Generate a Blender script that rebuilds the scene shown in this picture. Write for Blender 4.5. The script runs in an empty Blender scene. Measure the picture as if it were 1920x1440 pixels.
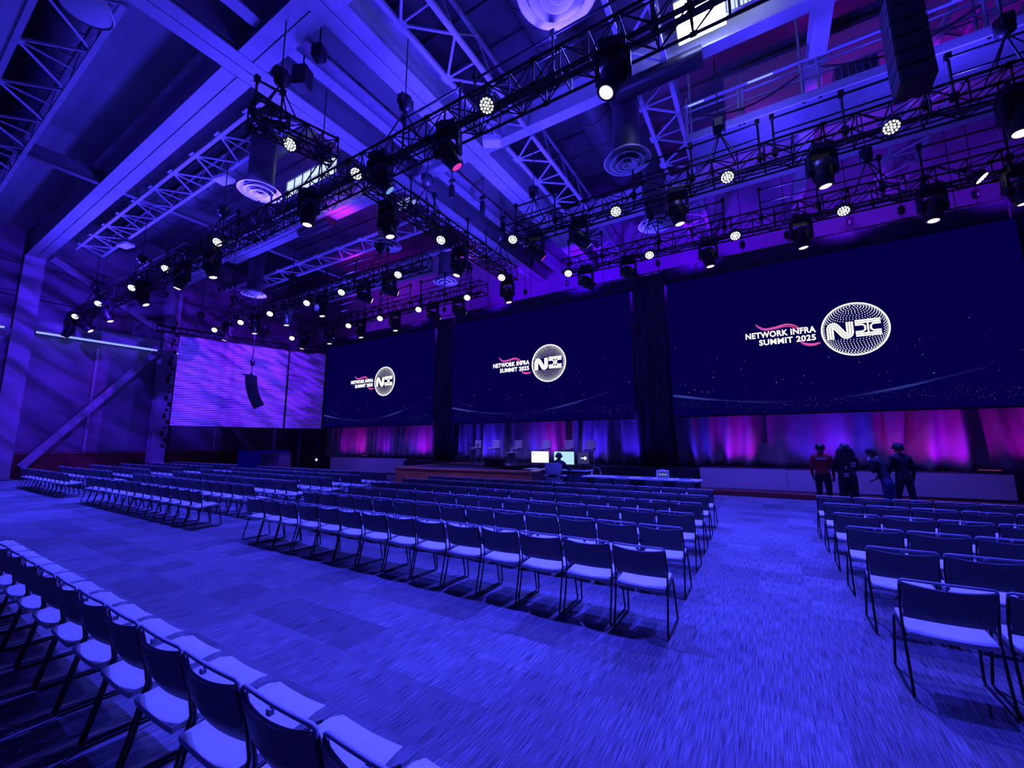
import bpy, bmesh, math, random
from mathutils import Vector, Matrix
random.seed(7)
PI = math.pi
S = bpy.context.scene
COL = S.collection

# ------------------------------------------------------------------ camera, world, exposure, lights
H = 1.75
cam = bpy.data.cameras.new('camera'); cam.sensor_width = 36; cam.lens = 36 * 772 / 1920
cam.clip_end = 200; cam.clip_start = 0.05
co = bpy.data.objects.new('camera', cam); COL.objects.link(co)
co.location = (0, 0, H)
YAW, PITCH = math.radians(31.35), math.atan(111 / 772)
co.rotation_euler = (PI / 2 + PITCH, 0, YAW)
S.camera = co
S.view_settings.view_transform = 'Standard'
S.view_settings.look = 'None'
S.view_settings.exposure = 0.0
S.view_settings.gamma = 1.0
S.view_settings.use_curve_mapping = False

world = bpy.data.worlds.new('world'); S.world = world
world.use_nodes = True
bg = world.node_tree.nodes['Background']
bg.inputs[0].default_value = (0.015, 0.0, 1.0, 1)
bg.inputs[1].default_value = 0.085

BLUE = (0.044, 0.044, 1.0)
VIOLET = (0.16, 0.01, 1.0)
MAGENTA = (0.75, 0.0, 1.0)


def spot(name, loc, aim, power, color=BLUE, cone=60, blend=0.5, radius=0.06):
    l = bpy.data.lights.new(name, 'SPOT'); l.energy = power; l.color = color
    l.spot_size = math.radians(cone); l.spot_blend = blend; l.shadow_soft_size = radius
    o = bpy.data.objects.new(name, l); COL.objects.link(o)
    o.location = loc
    d = Vector(aim) - Vector(loc)
    o.rotation_euler = d.to_track_quat('-Z', 'Y').to_euler()
    return o


# LED wash from the three cross trusses; each row of lamps lights the floor and chairs on its audience side
for x, p in ((-27.0, 4800), (-20.0, 4700), (-12.4, 4600), (-4.4, 4900), (1.6, 2200)):
    spot('wash_light', (x, 5.35, 7.6), (x * 0.97, 2.9, 0), p, BLUE, 82, 0.7)
for x in (-23.0, -15.6, -8.0, -0.9):
    spot('wash_light', (x, 9.9, 7.6), (x * 0.97, 6.4, 0), 4600, BLUE, 74, 0.8)
for x in (-19.6, -11.6, -4.3, 3.3):
    spot('wash_light', (x, 13.15, 7.6), (x * 0.97, 10.0, 0), 5000, BLUE, 72, 0.8)
# steep wash on the stage, the wings and the floor before it from the upstage truss
for x, p in ((-22.5, 1000), (-19.0, 1000), (-0.5, 1300), (3.8, 1300)):
    spot('stage_wash', (x, 13.95, 7.7), (x, 17.0, 0.5), p, (0.15, 0.07, 1.0), 46, 0.9)
for x in (-12.6, -10.2, -7.6):
    spot('stage_wash', (x, 13.95, 7.7), (x + 0.2, 16.5, 1.3), 2300, (0.16, 0.11, 1.0), 40, 0.9)
for x, p in ((-19.5, 1500), (-0.8, 3000), (2.8, 2000)):
    spot('floor_wash', (x, 13.7, 7.6), (x, 13.4, 0), p, BLUE, 84, 0.8)
spot('stage_wash', (-3.3, 10.9, 7.7), (-3.4, 12.9, 0.7), 2300, BLUE, 50, 0.9)
spot('stage_wash', (-6.4, 10.9, 7.7), (-6.4, 13.6, 0.7), 2200, BLUE, 40, 0.9)
for x in (-10.9, -8.2):
    spot('stage_edge_wash', (x, 5.5, 7.7), (x, 12.0, 0.6), 900, (0.40, 0.19, 1.0), 22, 0.6)
# unseen uplights added behind the trusses to brighten the steel
for x, y in ((-26, 5.5), (-22.5, 5.5), (-16, 5.5), (-12.5, 5.3), (-24, 6.4), (-18.5, 6.4), (-12.4, 6.4), (-5.7, 6.4), (-2.9, 6.4), (1.2, 6.4), (-22, 11.0), (-15, 11.0), (-4.8, 11.0), (0.5, 11.0), (4.0, 11.0), (-7.5, 8.0), (-7.5, 11.4), (-20, 14.2), (-12, 14.2), (-4, 14.2), (1.0, 14.2)):
    spot('added_steel_uplight', (x, y, 8.75), (x + 0.4, y - 0.6, 14), 460, (0.05, 0.032, 1.0), 170, 0.5, 0.15)


def gobo(o, scale, stretch, rot, lo=0.25, hi=1.9):
    """streaked glass gobo in front of a spot lamp"""
    l = o.data; l.use_nodes = True; nt = l.node_tree; e = nt.nodes['Emission']
    tc = nt.nodes.new('ShaderNodeTexCoord'); sp = nt.nodes.new('ShaderNodeSeparateXYZ'); nt.links.new(tc.outputs['Normal'], sp.inputs[0])
    dv = []
    for k in (0, 1):
        d = nt.nodes.new('ShaderNodeMath'); d.operation = 'DIVIDE'; nt.links.new(sp.outputs[k], d.inputs[0]); nt.links.new(sp.outputs[2], d.inputs[1]); dv.append(d)
    cb = nt.nodes.new('ShaderNodeCombineXYZ'); nt.links.new(dv[0].outputs[0], cb.inputs[0]); nt.links.new(dv[1].outputs[0], cb.inputs[1])
    mp = nt.nodes.new('ShaderNodeMapping'); mp.inputs['Rotation'].default_value = (0, 0, rot); nt.links.new(cb.outputs[0], mp.inputs['Vector'])
    m2 = nt.nodes.new('ShaderNodeMapping'); m2.inputs['Scale'].default_value = (scale, scale * stretch, 1); nt.links.new(mp.outputs[0], m2.inputs['Vector'])
    nz = nt.nodes.new('ShaderNodeTexNoise'); nz.inputs['Scale'].default_value = 1.0; nz.inputs['Detail'].default_value = 3; nz.inputs['Distortion'].default_value = 0.4
    nt.links.new(m2.outputs[0], nz.inputs['Vector'])
    mr = nt.nodes.new('ShaderNodeMapRange'); mr.inputs['From Min'].default_value = 0.38; mr.inputs['From Max'].default_value = 0.62; mr.inputs['To Min'].default_value = lo; mr.inputs['To Max'].default_value = hi
    nt.links.new(nz.outputs['Fac'], mr.inputs['Value']); nt.links.new(mr.outputs[0], e.inputs['Strength'])


# wall washes through streaked gobos
for y, z, p, c in ((6.0, 5.5, 3000, (0.07, 0.014, 1.0)), (13.0, 5.5, 2400, (0.12, 0.010, 1.0))):
    gobo(spot('side_wall_wash', (-21.5, y - 2.0, z + 2.6), (-31.6, y, z - 1.2), p, c, 120, 0.9, 0.06), 3.0, 5.0, 0.5)
gobo(spot('screen_wash', (-15.5, 9.9, 7.6), (-26.0, 12.5, 5.0), 2500, (0.055, 0.044, 1.0), 50, 0.7, 0.04), 7.0, 4.0, 0.75, 0.55, 1.4)
spot('screen_wash', (-19.5, 12.0, 7.7), (-25.5, 14.3, 3.6), 240, (0.30, 0.0, 1.0), 30, 0.9, 0.05)
# back wall washes above the drapes
for x, p, c in ((-24, 420, VIOLET), (-18, 480, VIOLET), (-12, 800, (0.10, 0.0, 1.0)), (-7, 1100, (0.07, 0.0, 1.0)), (-2, 900, (0.10, 0.0, 1.0)), (3, 480, VIOLET), (7, 300, VIOLET)):
    spot('back_wall_wash', (x, 17.2, 9.6), (x, 20.5, 11.4), p, c, 130, 0.9, 0.1)
# magenta beams in the roof void
for x, y, p in ((0.4, 12.95, 130), (2.2, 12.95, 150), (4.0, 12.95, 150), (5.8, 12.95, 150), (-21.5, 17.0, 500), (-14, 9.4, 160), (-17, 12.6, 140), (-12.5, 15.2, 140)):
    spot('magenta_wash', (x, y, 10.3), (x - 0.3, y + 0.7, 12.6), p, (0.42, 0.0, 1.0), 130, 0.9, 0.1)

# ------------------------------------------------------------------ materials
MATS = {}


def mat(name, color, rough=0.6, metal=0.0, var=0.12, scale=6.0, emit=None, estr=1.0, bump=0.0, spec=0.5, stretch=None):
    m = bpy.data.materials.new(name); m.use_nodes = True
    nt = m.node_tree; b = nt.nodes['Principled BSDF']
    b.inputs['Roughness'].default_value = rough
    b.inputs['Metallic'].default_value = metal
    b.inputs['Specular IOR Level'].default_value = spec
    tc = nt.nodes.new('ShaderNodeTexCoord')
    src = tc.outputs['Object']
    if stretch:
        mp = nt.nodes.new('ShaderNodeMapping'); mp.inputs['Scale'].default_value = stretch
        nt.links.new(src, mp.inputs['Vector']); src = mp.outputs['Vector']
    nz = nt.nodes.new('ShaderNodeTexNoise'); nz.inputs['Scale'].default_value = scale; nz.inputs['Detail'].default_value = 4
    nt.links.new(src, nz.inputs['Vector'])
    ramp = nt.nodes.new('ShaderNodeMapRange')
    ramp.inputs['From Min'].default_value = 0.3; ramp.inputs['From Max'].default_value = 0.7
    ramp.inputs['To Min'].default_value = 1 - var; ramp.inputs['To Max'].default_value = 1 + var
    nt.links.new(nz.outputs['Fac'], ramp.inputs['Value'])
    mx = nt.nodes.new('ShaderNodeVectorMath'); mx.operation = 'SCALE'
    mx.inputs[0].default_value = color[:3]
    nt.links.new(ramp.outputs['Result'], mx.inputs['Scale'])
    nt.links.new(mx.outputs['Vector'], b.inputs['Base Color'])
    if bump:
        bp = nt.nodes.new('ShaderNodeBump'); bp.inputs['Strength'].default_value = bump; bp.inputs['Distance'].default_value = 0.01
        nt.links.new(nz.outputs['Fac'], bp.inputs['Height']); nt.links.new(bp.outputs['Normal'], b.inputs['Normal'])
    if emit:
        b.inputs['Emission Color'].default_value = (*emit, 1)
        b.inputs['Emission Strength'].default_value = estr
    MATS[name] = m
    return m


def emat(name, color, strength, attr=None):
    """light-giving surface (LED, screen, lamp); attr: colour attribute that modulates it"""
    m = bpy.data.materials.new(name); m.use_nodes = True
    nt = m.node_tree; nt.nodes.clear()
    e = nt.nodes.new('ShaderNodeEmission'); e.inputs[0].default_value = (*color, 1); e.inputs[1].default_value = strength
    if attr:
        a = nt.nodes.new('ShaderNodeVertexColor'); a.layer_name = attr
        nt.links.new(a.outputs['Color'], e.inputs[0])
    out = nt.nodes.new('ShaderNodeOutputMaterial'); nt.links.new(e.outputs[0], out.inputs[0])
    MATS[name] = m
    return m


mat('black_metal', (0.012, 0.012, 0.014), 0.45, 0.2, 0.3, 20)
mat('black_plastic', (0.018, 0.018, 0.020), 0.4, 0, 0.25, 14)
mat('steel_paint', (0.42, 0.42, 0.44), 0.55, 0, 0.10, 1.5)
mat('steel_dull', (0.16, 0.16, 0.17), 0.6, 0, 0.15, 3)
mat('deck_dark', (0.085, 0.085, 0.09), 0.8, 0, 0.3, 1.2)
mat('deck_light', (0.22, 0.22, 0.23), 0.7, 0, 0.12, 0.8)
mat('duct', (0.10, 0.10, 0.11), 0.5, 0.3, 0.2, 2)
mat('diffuser', (0.70, 0.70, 0.72), 0.45, 0, 0.08, 3)
mat('wall_panel', (0.20, 0.20, 0.22), 0.6, 0, 0.15, 0.8, bump=0.1)
mat('wall_plaster', (0.30, 0.30, 0.32), 0.8, 0, 0.06, 0.7)
mat('wood_red', (0.16, 0.035, 0.02), 0.5, 0, 0.25, 2.0, stretch=(1, 1, 8))
mat('wood_tan', (0.42, 0.16, 0.09), 0.45, 0, 0.2, 3.0, stretch=(1, 1, 6))
mat('drape', (0.07, 0.065, 0.10), 0.95, 0, 0.3, 3, spec=0.1)
mat('velvet', (0.30, 0.30, 0.33), 0.9, 0, 0.12, 4, spec=0.2, stretch=(1, 1, 0.2))
mat('stage_dark', (0.02, 0.02, 0.024), 0.6, 0, 0.3, 3)
mat('fascia_white', (0.42, 0.38, 0.40), 0.6, 0, 0.06, 1.0)
mat('chair_shell', (0.15, 0.15, 0.165), 0.5, 0, 0.05, 8, spec=0.35)
mat('chair_seat', (0.62, 0.66, 0.64), 0.55, 0, 0.05, 8, spec=0.35)
mat('chair_rail', (0.50, 0.52, 0.54), 0.35, 0, 0.05, 8)
mat('chair_frame', (0.03, 0.03, 0.035), 0.3, 0.6, 0.1, 12)
mat('blind', (0.62, 0.60, 0.62), 0.7, 0, 0.06, 5)
mat('stool_fabric', (0.36, 0.34, 0.36), 0.7, 0, 0.08, 14, bump=0.2)
mat('chrome', (0.55, 0.55, 0.58), 0.25, 0.8, 0.05, 5)
mat('table_white', (0.62, 0.66, 0.66), 0.4, 0, 0.05, 4)
mat('mesh_grey', (0.40, 0.42, 0.46), 0.6, 0, 0.15, 40)
mat('skin', (0.45, 0.27, 0.20), 0.6, 0, 0.08, 20)
mat('hair_dark', (0.015, 0.012, 0.012), 0.5, 0, 0.3, 40, bump=0.4)
mat('cloth_red', (0.40, 0.02, 0.03), 0.8, 0, 0.12, 18, bump=0.2)
mat('cloth_black', (0.012, 0.012, 0.016), 0.8, 0, 0.3, 18, bump=0.2)
mat('cloth_print', (0.012, 0.012, 0.016), 0.8, 0, 0.3, 18)
mat('denim', (0.03, 0.04, 0.12), 0.8, 0, 0.2, 30, bump=0.2)
mat('paper', (0.75, 0.75, 0.75), 0.7, 0, 0.04, 4)
mat('print_white', (0.6, 0.6, 0.62), 0.7, 0, 0.05, 20)
mat('cable_grey', (0.3, 0.3, 0.32), 0.5, 0, 0.1, 10)
emat('led_white', (0.93, 0.96, 1.0), 6.0)
emat('lens_warm', (1.0, 0.74, 0.84), 1.3)
emat('lens_pink', (0.85, 0.05, 0.55), 0.9)
emat('lens_blue', (0.25, 0.45, 1.0), 0.8)
emat('strip_and_glint_glow', (0.13, 0.17, 1.0), 2.8)  # wall strip lamps, and the painted glints on the walkway rail
emat('daylight_glass', (0.56, 0.68, 1.0), 1.25)
emat('work_lamp', (0.30, 0.34, 1.0), 60.0)
emat('screen_navy', (0.0014, 0.0003, 0.058), 1.0)
emat('screen_white', (1, 1, 1), 1.6)
emat('screen_attr', (1, 1, 1), 1.0, 'tint')
emat('monitor_white', (0.92, 0.95, 0.98), 1.3)
emat('monitor_blue', (0.42, 0.72, 0.85), 1.1)
emat('monitor_dark', (0.03, 0.03, 0.16), 1.0)
emat('pilot_lamp', (0.9, 0.9, 1.0), 4.0)


def carpet_material():
    m = bpy.data.materials.new('carpet'); m.use_nodes = True
    nt = m.node_tree; b = nt.nodes['Principled BSDF']; L = nt.links
    b.inputs['Roughness'].default_value = 0.95; b.inputs['Specular IOR Level'].default_value = 0.1
    geo = nt.nodes.new('ShaderNodeNewGeometry')
    mp = nt.nodes.new('ShaderNodeMapping'); mp.inputs['Scale'].default_value = (140, 4.5, 1)
    L.new(geo.outputs['Position'], mp.inputs['Vector'])
    n1 = nt.nodes.new('ShaderNodeTexNoise'); n1.inputs['Scale'].default_value = 1.0; n1.inputs['Detail'].default_value = 5
    L.new(mp.outputs['Vector'], n1.inputs['Vector'])
    n2 = nt.nodes.new('ShaderNodeTexNoise'); n2.inputs['Scale'].default_value = 240; n2.inputs['Detail'].default_value = 2
    L.new(geo.outputs['Position'], n2.inputs['Vector'])
    at = nt.nodes.new('ShaderNodeAttribute'); at.attribute_name = 'tone'
    oi = nt.nodes.new('ShaderNodeObjectInfo')
    r1 = nt.nodes.new('ShaderNodeMapRange'); r1.inputs['From Min'].default_value = 0.35; r1.inputs['From Max'].default_value = 0.65
    r1.inputs['To Min'].default_value = 0.45; r1.inputs['To Max'].default_value = 1.55
    L.new(n1.outputs['Fac'], r1.inputs['Value'])
    r2 = nt.nodes.new('ShaderNodeMapRange'); r2.inputs['From Min'].default_value = 0.3; r2.inputs['From Max'].default_value = 0.7
    r2.inputs['To Min'].default_value = 0.45; r2.inputs['To Max'].default_value = 1.5
    L.new(n2.outputs['Fac'], r2.inputs['Value'])
    # tone: per-tile, from the face attribute (joined tiles) or the object colour (single tiles)
    tsum = nt.nodes.new('ShaderNodeMath'); tsum.operation = 'ADD'
    sx = nt.nodes.new('ShaderNodeSeparateColor'); L.new(oi.outputs['Color'], sx.inputs[0])
    L.new(at.outputs['Fac'], tsum.inputs[0]); L.new(sx.outputs[0], tsum.inputs[1])
    m1 = nt.nodes.new('ShaderNodeMath'); m1.operation = 'MULTIPLY'
    L.new(r1.outputs[0], m1.inputs[0]); L.new(r2.outputs[0], m1.inputs[1])
    m2 = nt.nodes.new('ShaderNodeMath'); m2.operation = 'MULTIPLY'
    L.new(m1.outputs[0], m2.inputs[0]); L.new(tsum.outputs[0], m2.inputs[1])
    cc = nt.nodes.new('ShaderNodeVectorMath'); cc.operation = 'SCALE'; cc.inputs[0].default_value = (0.20, 0.20, 0.21)
    L.new(m2.outputs[0], cc.inputs['Scale']); L.new(cc.outputs[0], b.inputs['Base Color'])
    bp = nt.nodes.new('ShaderNodeBump'); bp.inputs['Strength'].default_value = 0.35; bp.inputs['Distance'].default_value = 0.006
    L.new(m1.outputs[0], bp.inputs['Height']); L.new(bp.outputs['Normal'], b.inputs['Normal'])
    MATS['carpet'] = m


carpet_material()


# ------------------------------------------------------------------ mesh helpers
class MB:
    def __init__(s): s.v = []; s.f = []; s.mi = []; s.sm = []; s.cur = 0; s.smooth = False

    def add(s, vs, fs, smooth=None):
        n = len(s.v); s.v += [tuple(p) for p in vs]
        for f in fs:
            s.f.append(tuple(i + n for i in f)); s.mi.append(s.cur); s.sm.append(s.smooth if smooth is None else smooth)

    def box(s, c, size, rot=None):
        x, y, z = [k / 2 for k in size]
        vs = [Vector((a, b, d)) for a in (-x, x) for b in (-y, y) for d in (-z, z)]
        if rot is not None: vs = [rot @ p for p in vs]
        c = Vector(c)
        s.add([p + c for p in vs], [(0, 1, 3, 2), (4, 6, 7, 5), (0, 4, 5, 1), (2, 3, 7, 6), (0, 2, 6, 4), (1, 5, 7, 3)], False)
        return s

    def bbox(s, a, b):
        return s.box([(p + q) / 2 for p, q in zip(a, b)], [abs(q - p) for p, q in zip(a, b)])

    def beam(s, p0, p1, w, h, up=(0, 0, 1)):
        """rectangular bar from p0 to p1"""
        p0, p1 = Vector(p0), Vector(p1); d = p1 - p0; L = d.length; d.normalize()
        u = Vector(up); sx = d.cross(u)
        if sx.length < 1e-4: sx = d.cross(Vector((1, 0, 0)))
        sx.normalize(); u = sx.cross(d)
        R = Matrix((sx, d, u)).transposed()
        return s.box((p0 + p1) / 2, (w, L, h), R)

    def tube(s, p0, p1, r, n=8, r2=None, cap=True):
        p0, p1 = Vector(p0), Vector(p1); d = (p1 - p0).normalized()
        a = d.cross(Vector((0, 0, 1)))
        if a.length < 1e-3: a = Vector((1, 0, 0))
        a.normalize(); b = d.cross(a); r2 = r if r2 is None else r2
        vs = []
        for p, rr in ((p0, r), (p1, r2)):
            for i in range(n):
                t = 2 * PI * i / n
                vs.append(p + a * (rr * math.cos(t)) + b * (rr * math.sin(t)))
        s.add(vs, [(i, i + n, (i + 1) % n + n, (i + 1) % n) for i in range(n)], True)
        if cap:
            s.add(vs[:n], [tuple(range(n))], False)
            s.add(vs[n:], [tuple(range(n - 1, -1, -1))], False)
        return s

    def path(s, pts, r, n=8, closed=False):
        pts = [Vector(p) for p in pts]; m = len(pts); rings = []; prev = None
        for i, p in enumerate(pts):
            if closed: d = pts[(i + 1) % m] - pts[i - 1]
            else: d = pts[min(i + 1, m - 1)] - pts[max(i - 1, 0)]
            d.normalize()
            if prev is None:
                a = d.cross(Vector((0, 0, 1)))
                if a.length < 1e-2: a = d.cross(Vector((1, 0, 0)))
            else: a = prev - d * prev.dot(d)
            a.normalize(); b = d.cross(a); prev = a
            rings.append([p + a * (r * math.cos(2 * PI * k / n)) + b * (r * math.sin(2 * PI * k / n)) for k in range(n)])
        vs = [q for ring in rings for q in ring]; fs = []
        for i in range(m if closed else m - 1):
            j = (i + 1) % m
            fs += [(i * n + k, i * n + (k + 1) % n, j * n + (k + 1) % n, j * n + k) for k in range(n)]
        s.add(vs, fs, True)
        if not closed:
            s.add(rings[0], [tuple(range(n - 1, -1, -1))], False); s.add(rings[-1], [tuple(range(n))], False)
        return s

    def lathe(s, prof, n=20, axis=None, origin=(0, 0, 0), cap=True):
        """prof: (r, z) rings; axis: rotation matrix"""
        R = axis or Matrix.Identity(3); o = Vector(origin); vs = []
        for r, z in prof:
            for k in range(n):
                t = 2 * PI * k / n
                vs.append(o + R @ Vector((r * math.cos(t), r * math.sin(t), z)))
        fs = []
        for i in range(len(prof) - 1):
            fs += [(i * n + k, i * n + (k + 1) % n, (i + 1) * n + (k + 1) % n, (i + 1) * n + k) for k in range(n)]
        s.add(vs, fs, True)
        if cap:
            s.add(vs[:n], [tuple(range(n - 1, -1, -1))], False); s.add(vs[-n:], [tuple(range(n))], False)
        return s

    def prism(s, poly, z0, z1):
        n = len(poly); vs = [(x, y, z0) for x, y in poly] + [(x, y, z1) for x, y in poly]
        s.add(vs, [tuple(range(n - 1, -1, -1)), tuple(range(n, 2 * n))] + [(i, (i + 1) % n, (i + 1) % n + n, i + n) for i in range(n)], False)
        return s

    def grid(s, fn, nu, nv, smooth=True):
        vs = [fn(i / nu, j / nv) for j in range(nv + 1) for i in range(nu + 1)]
        s.add(vs, [(j * (nu + 1) + i, j * (nu + 1) + i + 1, (j + 1) * (nu + 1) + i + 1, (j + 1) * (nu + 1) + i) for j in range(nv) for i in range(nu)], smooth)
        return s

    def sheet(s, fn, nu, nv, th):
        """closed slab: fn(u, v) -> (front point, normal)"""
        fr, bk = [], []
        for j in range(nv + 1):
            for i in range(nu + 1):
                p, nrm = fn(i / nu, j / nv); p = Vector(p); nrm = Vector(nrm).normalized()
                fr.append(p); bk.append(p - nrm * th)
        N = len(fr); W = nu + 1
        q = [(j * W + i, j * W + i + 1, (j + 1) * W + i + 1, (j + 1) * W + i) for j in range(nv) for i in range(nu)]
        s.add(fr + bk, q + [tuple(N + k for k in reversed(f)) for f in q], True)
        e = list(range(W)) + [j * W + nu for j in range(1, nv + 1)] + [nv * W + i for i in range(nu - 1, -1, -1)] + [j * W for j in range(nv - 1, 0, -1)]
        s.add([fr[k] for k in e] + [bk[k] for k in e], [(i, i + len(e), (i + 1) % len(e) + len(e), (i + 1) % len(e)) for i in range(len(e))], False)
        return s

    def mesh(s, name, mats):
        me = bpy.data.meshes.new(name)
        me.from_pydata(s.v, [], s.f)
        for m in (mats if isinstance(mats, (list, tuple)) else [mats]): me.materials.append(MATS[m])
        me.polygons.foreach_set('material_index', s.mi)
        me.polygons.foreach_set('use_smooth', s.sm)
        me.update()
        return me

    def build(s, name, mats, parent=None, **kw):
        return link(name, s.mesh(name, mats), parent, **kw)


def link(name, data, parent=None, loc=None, rotz=None, kind=None, label=None, cat=None, group=None):
    o = bpy.data.objects.new(name, data); COL.objects.link(o)
    if parent is not None: o.parent = parent
    if loc is not None: o.location = loc
    if rotz is not None: o.rotation_euler = (0, 0, rotz)
    if kind: o['kind'] = kind
    if label: o['label'] = label
    if cat: o['category'] = cat
    if group: o['group'] = group
    return o


def thing(name, label, cat, loc=(0, 0, 0), rotz=0, group=None):
    return link(name, None, None, loc, rotz, None, label, cat, group)


def bevel(o, w=0.01, seg=2):
    md = o.modifiers.new('bevel', 'BEVEL'); md.width = w; md.segments = seg; md.limit_method = 'ANGLE'
    return o


def copy_tree(o, parent=None):
    c = o.copy(); COL.objects.link(c)
    if parent is not None: c.parent = parent
    for ch in list(o.children): copy_tree(ch, c)
    return c


def dup(root, loc, rotz, label=None, group=None):
    c = copy_tree(root); c.location = loc; c.rotation_euler = (0, 0, rotz)
    if label: c['label'] = label
    if group: c['group'] = group
    return c


ORD = ['zeroth', 'first', 'second', 'third', 'fourth', 'fifth', 'sixth', 'seventh', 'eighth', 'ninth', 'tenth', 'eleventh', 'twelfth', 'thirteenth', 'fourteenth', 'fifteenth', 'sixteenth', 'seventeenth', 'eighteenth']

# ------------------------------------------------------------------ floor of carpet tiles
XL, YB = -31.6, 20.5
floor = MB().bbox((XL, -3, -0.2), (9, YB, -0.004)).build('floor', 'duct', kind='structure')


def in_view(x, y, z):
    d = Vector((x, y, z)) - co.location
    fw = Vector((-math.sin(YAW) * math.cos(PITCH), math.cos(YAW) * math.cos(PITCH), math.sin(PITCH)))
    rt = Vector((math.cos(YAW), math.sin(YAW), 0)); up = rt.cross(fw)
    zz = d.dot(fw)
    return zz > 0.2 and abs(d.dot(rt) / zz) < 1.27 and abs(d.dot(up) / zz) < 0.95


def tile_shape(mb, x, y):
    mb.bbox((x - 0.2495, y - 0.2495, -0.005), (x + 0.2495, y + 0.2495, 0.0))


tiles = []
for i in range(-63, 18):
    for j in range(-4, 32):
        tiles.append((i * 0.5 + 0.05, j * 0.5 + 0.25))
tiles = [t for t in tiles if t[0] - 0.25 > XL]
tiles.sort(key=lambda t: (0 if in_view(t[0], t[1], 0) else 1, t[0] ** 2 + t[1] ** 2))
rt_ = random.Random(3)
tone = lambda: rt_.choice([0.78, 0.88, 0.95, 1.0, 1.0, 1.06, 1.18]) * rt_.uniform(0.96, 1.04)
mb = MB(); mb.bbox((-0.2495, -0.2495, -0.005), (0.2495, 0.2495, 0)); tile_me = mb.mesh('carpet_tile', 'carpet')
for x, y in tiles[:300]:
    t = link('carpet_tile', tile_me, floor, (x, y, 0)); t.color = (tone(), 0, 0, 1)
mb = MB(); tn = []
for x, y in tiles[300:]:
    tile_shape(mb, x, y); tn += [tone()] * 6
rest = mb.build('carpet_tile_field', 'carpet', floor, kind='stuff'); rest.color = (0, 0, 0, 1)
at = rest.data.attributes.new('tone', 'FLOAT', 'FACE'); at.data.foreach_set('value', tn)

# ------------------------------------------------------------------ left wall with steel frame
wall_left = MB().bbox((XL - 0.3, -3, 1.23), (XL, YB, 14.0)).build('wall_left', 'wall_panel', kind='structure')
mb = MB()
for y0, y1 in ((-2.9, 3.93), (4.72, 9.85), (10.62, 14.9)):
    mb2 = MB().bbox((XL - 0.1, y0, 0.0), (XL + 0.12, y1, 1.2)); bevel(mb2.build('wood_wainscot', 'wood_red', wall_left), 0.01)
    MB().bbox((XL - 0.1, y0, 1.2), (XL + 0.17, y1, 1.25)).build('wainscot_cap', 'wood_tan', wall_left)
# sheet panels between the mullions, each a little proud of the wall
for y0, y1, z0, z1 in ((-2.9, 0.6, 1.3, 6.9), (0.7, 3.9, 1.3, 6.9), (4.75, 7.12, 1.3, 6.95), (7.28, 9.8, 1.3, 6.95), (10.65, 13.3, 1.3, 6.9), (13.5, 16.4, 1.3, 6.9),
                       (0.7, 3.9, 7.9, 10.7), (4.75, 9.8, 8.05, 9.0), (4.75, 9.8, 9.3, 10.7), (10.65, 16.4, 8.0, 9.6), (10.65, 16.4, 9.8, 11.0)):
    bevel(MB().bbox((XL, y0, z0), (XL + 0.05, y1, z1)).build('wall_sheet', 'wall_panel', wall_left), 0.01)
for y, z0, z1 in ((7.2, 1.27, 6.96), (13.4, 1.27, 6.9), (0.65, 1.27, 6.9)):
    MB().bbox((XL, y - 0.06, z0), (XL + 0.11, y + 0.06, z1)).build('mullion', 'steel_paint', wall_left)


def wide_flange(mb, p0, p1, w, h, tf=0.05, tw=0.05, up=(0, 0, 1)):
    """I-section: p0-p1 is the bottom centre line"""
    p0, p1 = Vector(p0), Vector(p1); u = Vector(up)
    mb.beam(p0 + u * tf / 2, p1 + u * tf / 2, w, tf, up)
    mb.beam(p0 + u * h / 2, p1 + u * h / 2, tw, h - 2 * tf, up)
    mb.beam(p0 + u * (h - tf / 2), p1 + u * (h - tf / 2), w, tf, up)


for y in (4.32, 10.24):
    mb = MB(); wide_flange(mb, (XL + 0.62, y, 0), (XL + 0.62, y, 11.1), 0.72, 0.6, 0.05, 0.06, (-1, 0, 0))
    c = mb.build('column', 'steel_paint', wall_left)
    mb = MB()
    for k in range(22):
        mb.box((XL + 0.645, y + 0.18 + 0.10 * math.sin(k * 2.1), 1.6 + k * 0.36), (0.05, 0.12, 0.16 + 0.08 * (k % 3)))
    if y > 8: mb.build('cable_clamp', 'black_metal', c)
    MB().bbox((XL + 0.02, y - 0.5, 0), (XL + 0.75, y + 0.5, 0.04)).build('base_plate', 'steel_dull', c)
for p0, p1 in (((XL + 0.45, 5.0, 0.6), (XL + 0.45, 9.7, 7.3)), ((XL + 0.45, 4.9, 11.3), (XL + 0.45, 9.75, 8.55)), ((XL + 0.45, 11.0, 7.0), (XL + 0.45, 15.6, 1.22)), ((XL + 0.45, -0.5, 0.6), (XL + 0.45, 3.9, 7.3))):
    b = MB().beam(p0, p1, 0.34, 0.20, (1, 0, 0)).build('brace', 'steel_paint', wall_left)
for y0, y1 in ((-2.9, 3.93), (4.72, 9.85), (10.62, 16.4)):
    g = MB(); wide_flange(g, (XL + 0.3, y0, 7.36), (XL + 0.3, y1, 7.36), 0.4, 0.62); g = g.build('girt', 'steel_paint', wall_left)
    MB().bbox((XL + 0.46, y0 + 0.05, 7.27), (XL + 0.56, y1 - 0.2, 7.35)).build('lamp_strip_or_glint', 'strip_and_glint_glow', g)
    g2 = MB(); wide_flange(g2, (XL + 0.25, y0, 10.75), (XL + 0.25, y1, 10.75), 0.3, 0.4); g2.build('girt', 'steel_dull', wall_left)
    g3 = MB(); wide_flange(g3, (XL + 0.2, y0, 9.05), (XL + 0.2, y1, 9.05), 0.25, 0.25); g3.build('girt', 'steel_dull', wall_left)

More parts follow.
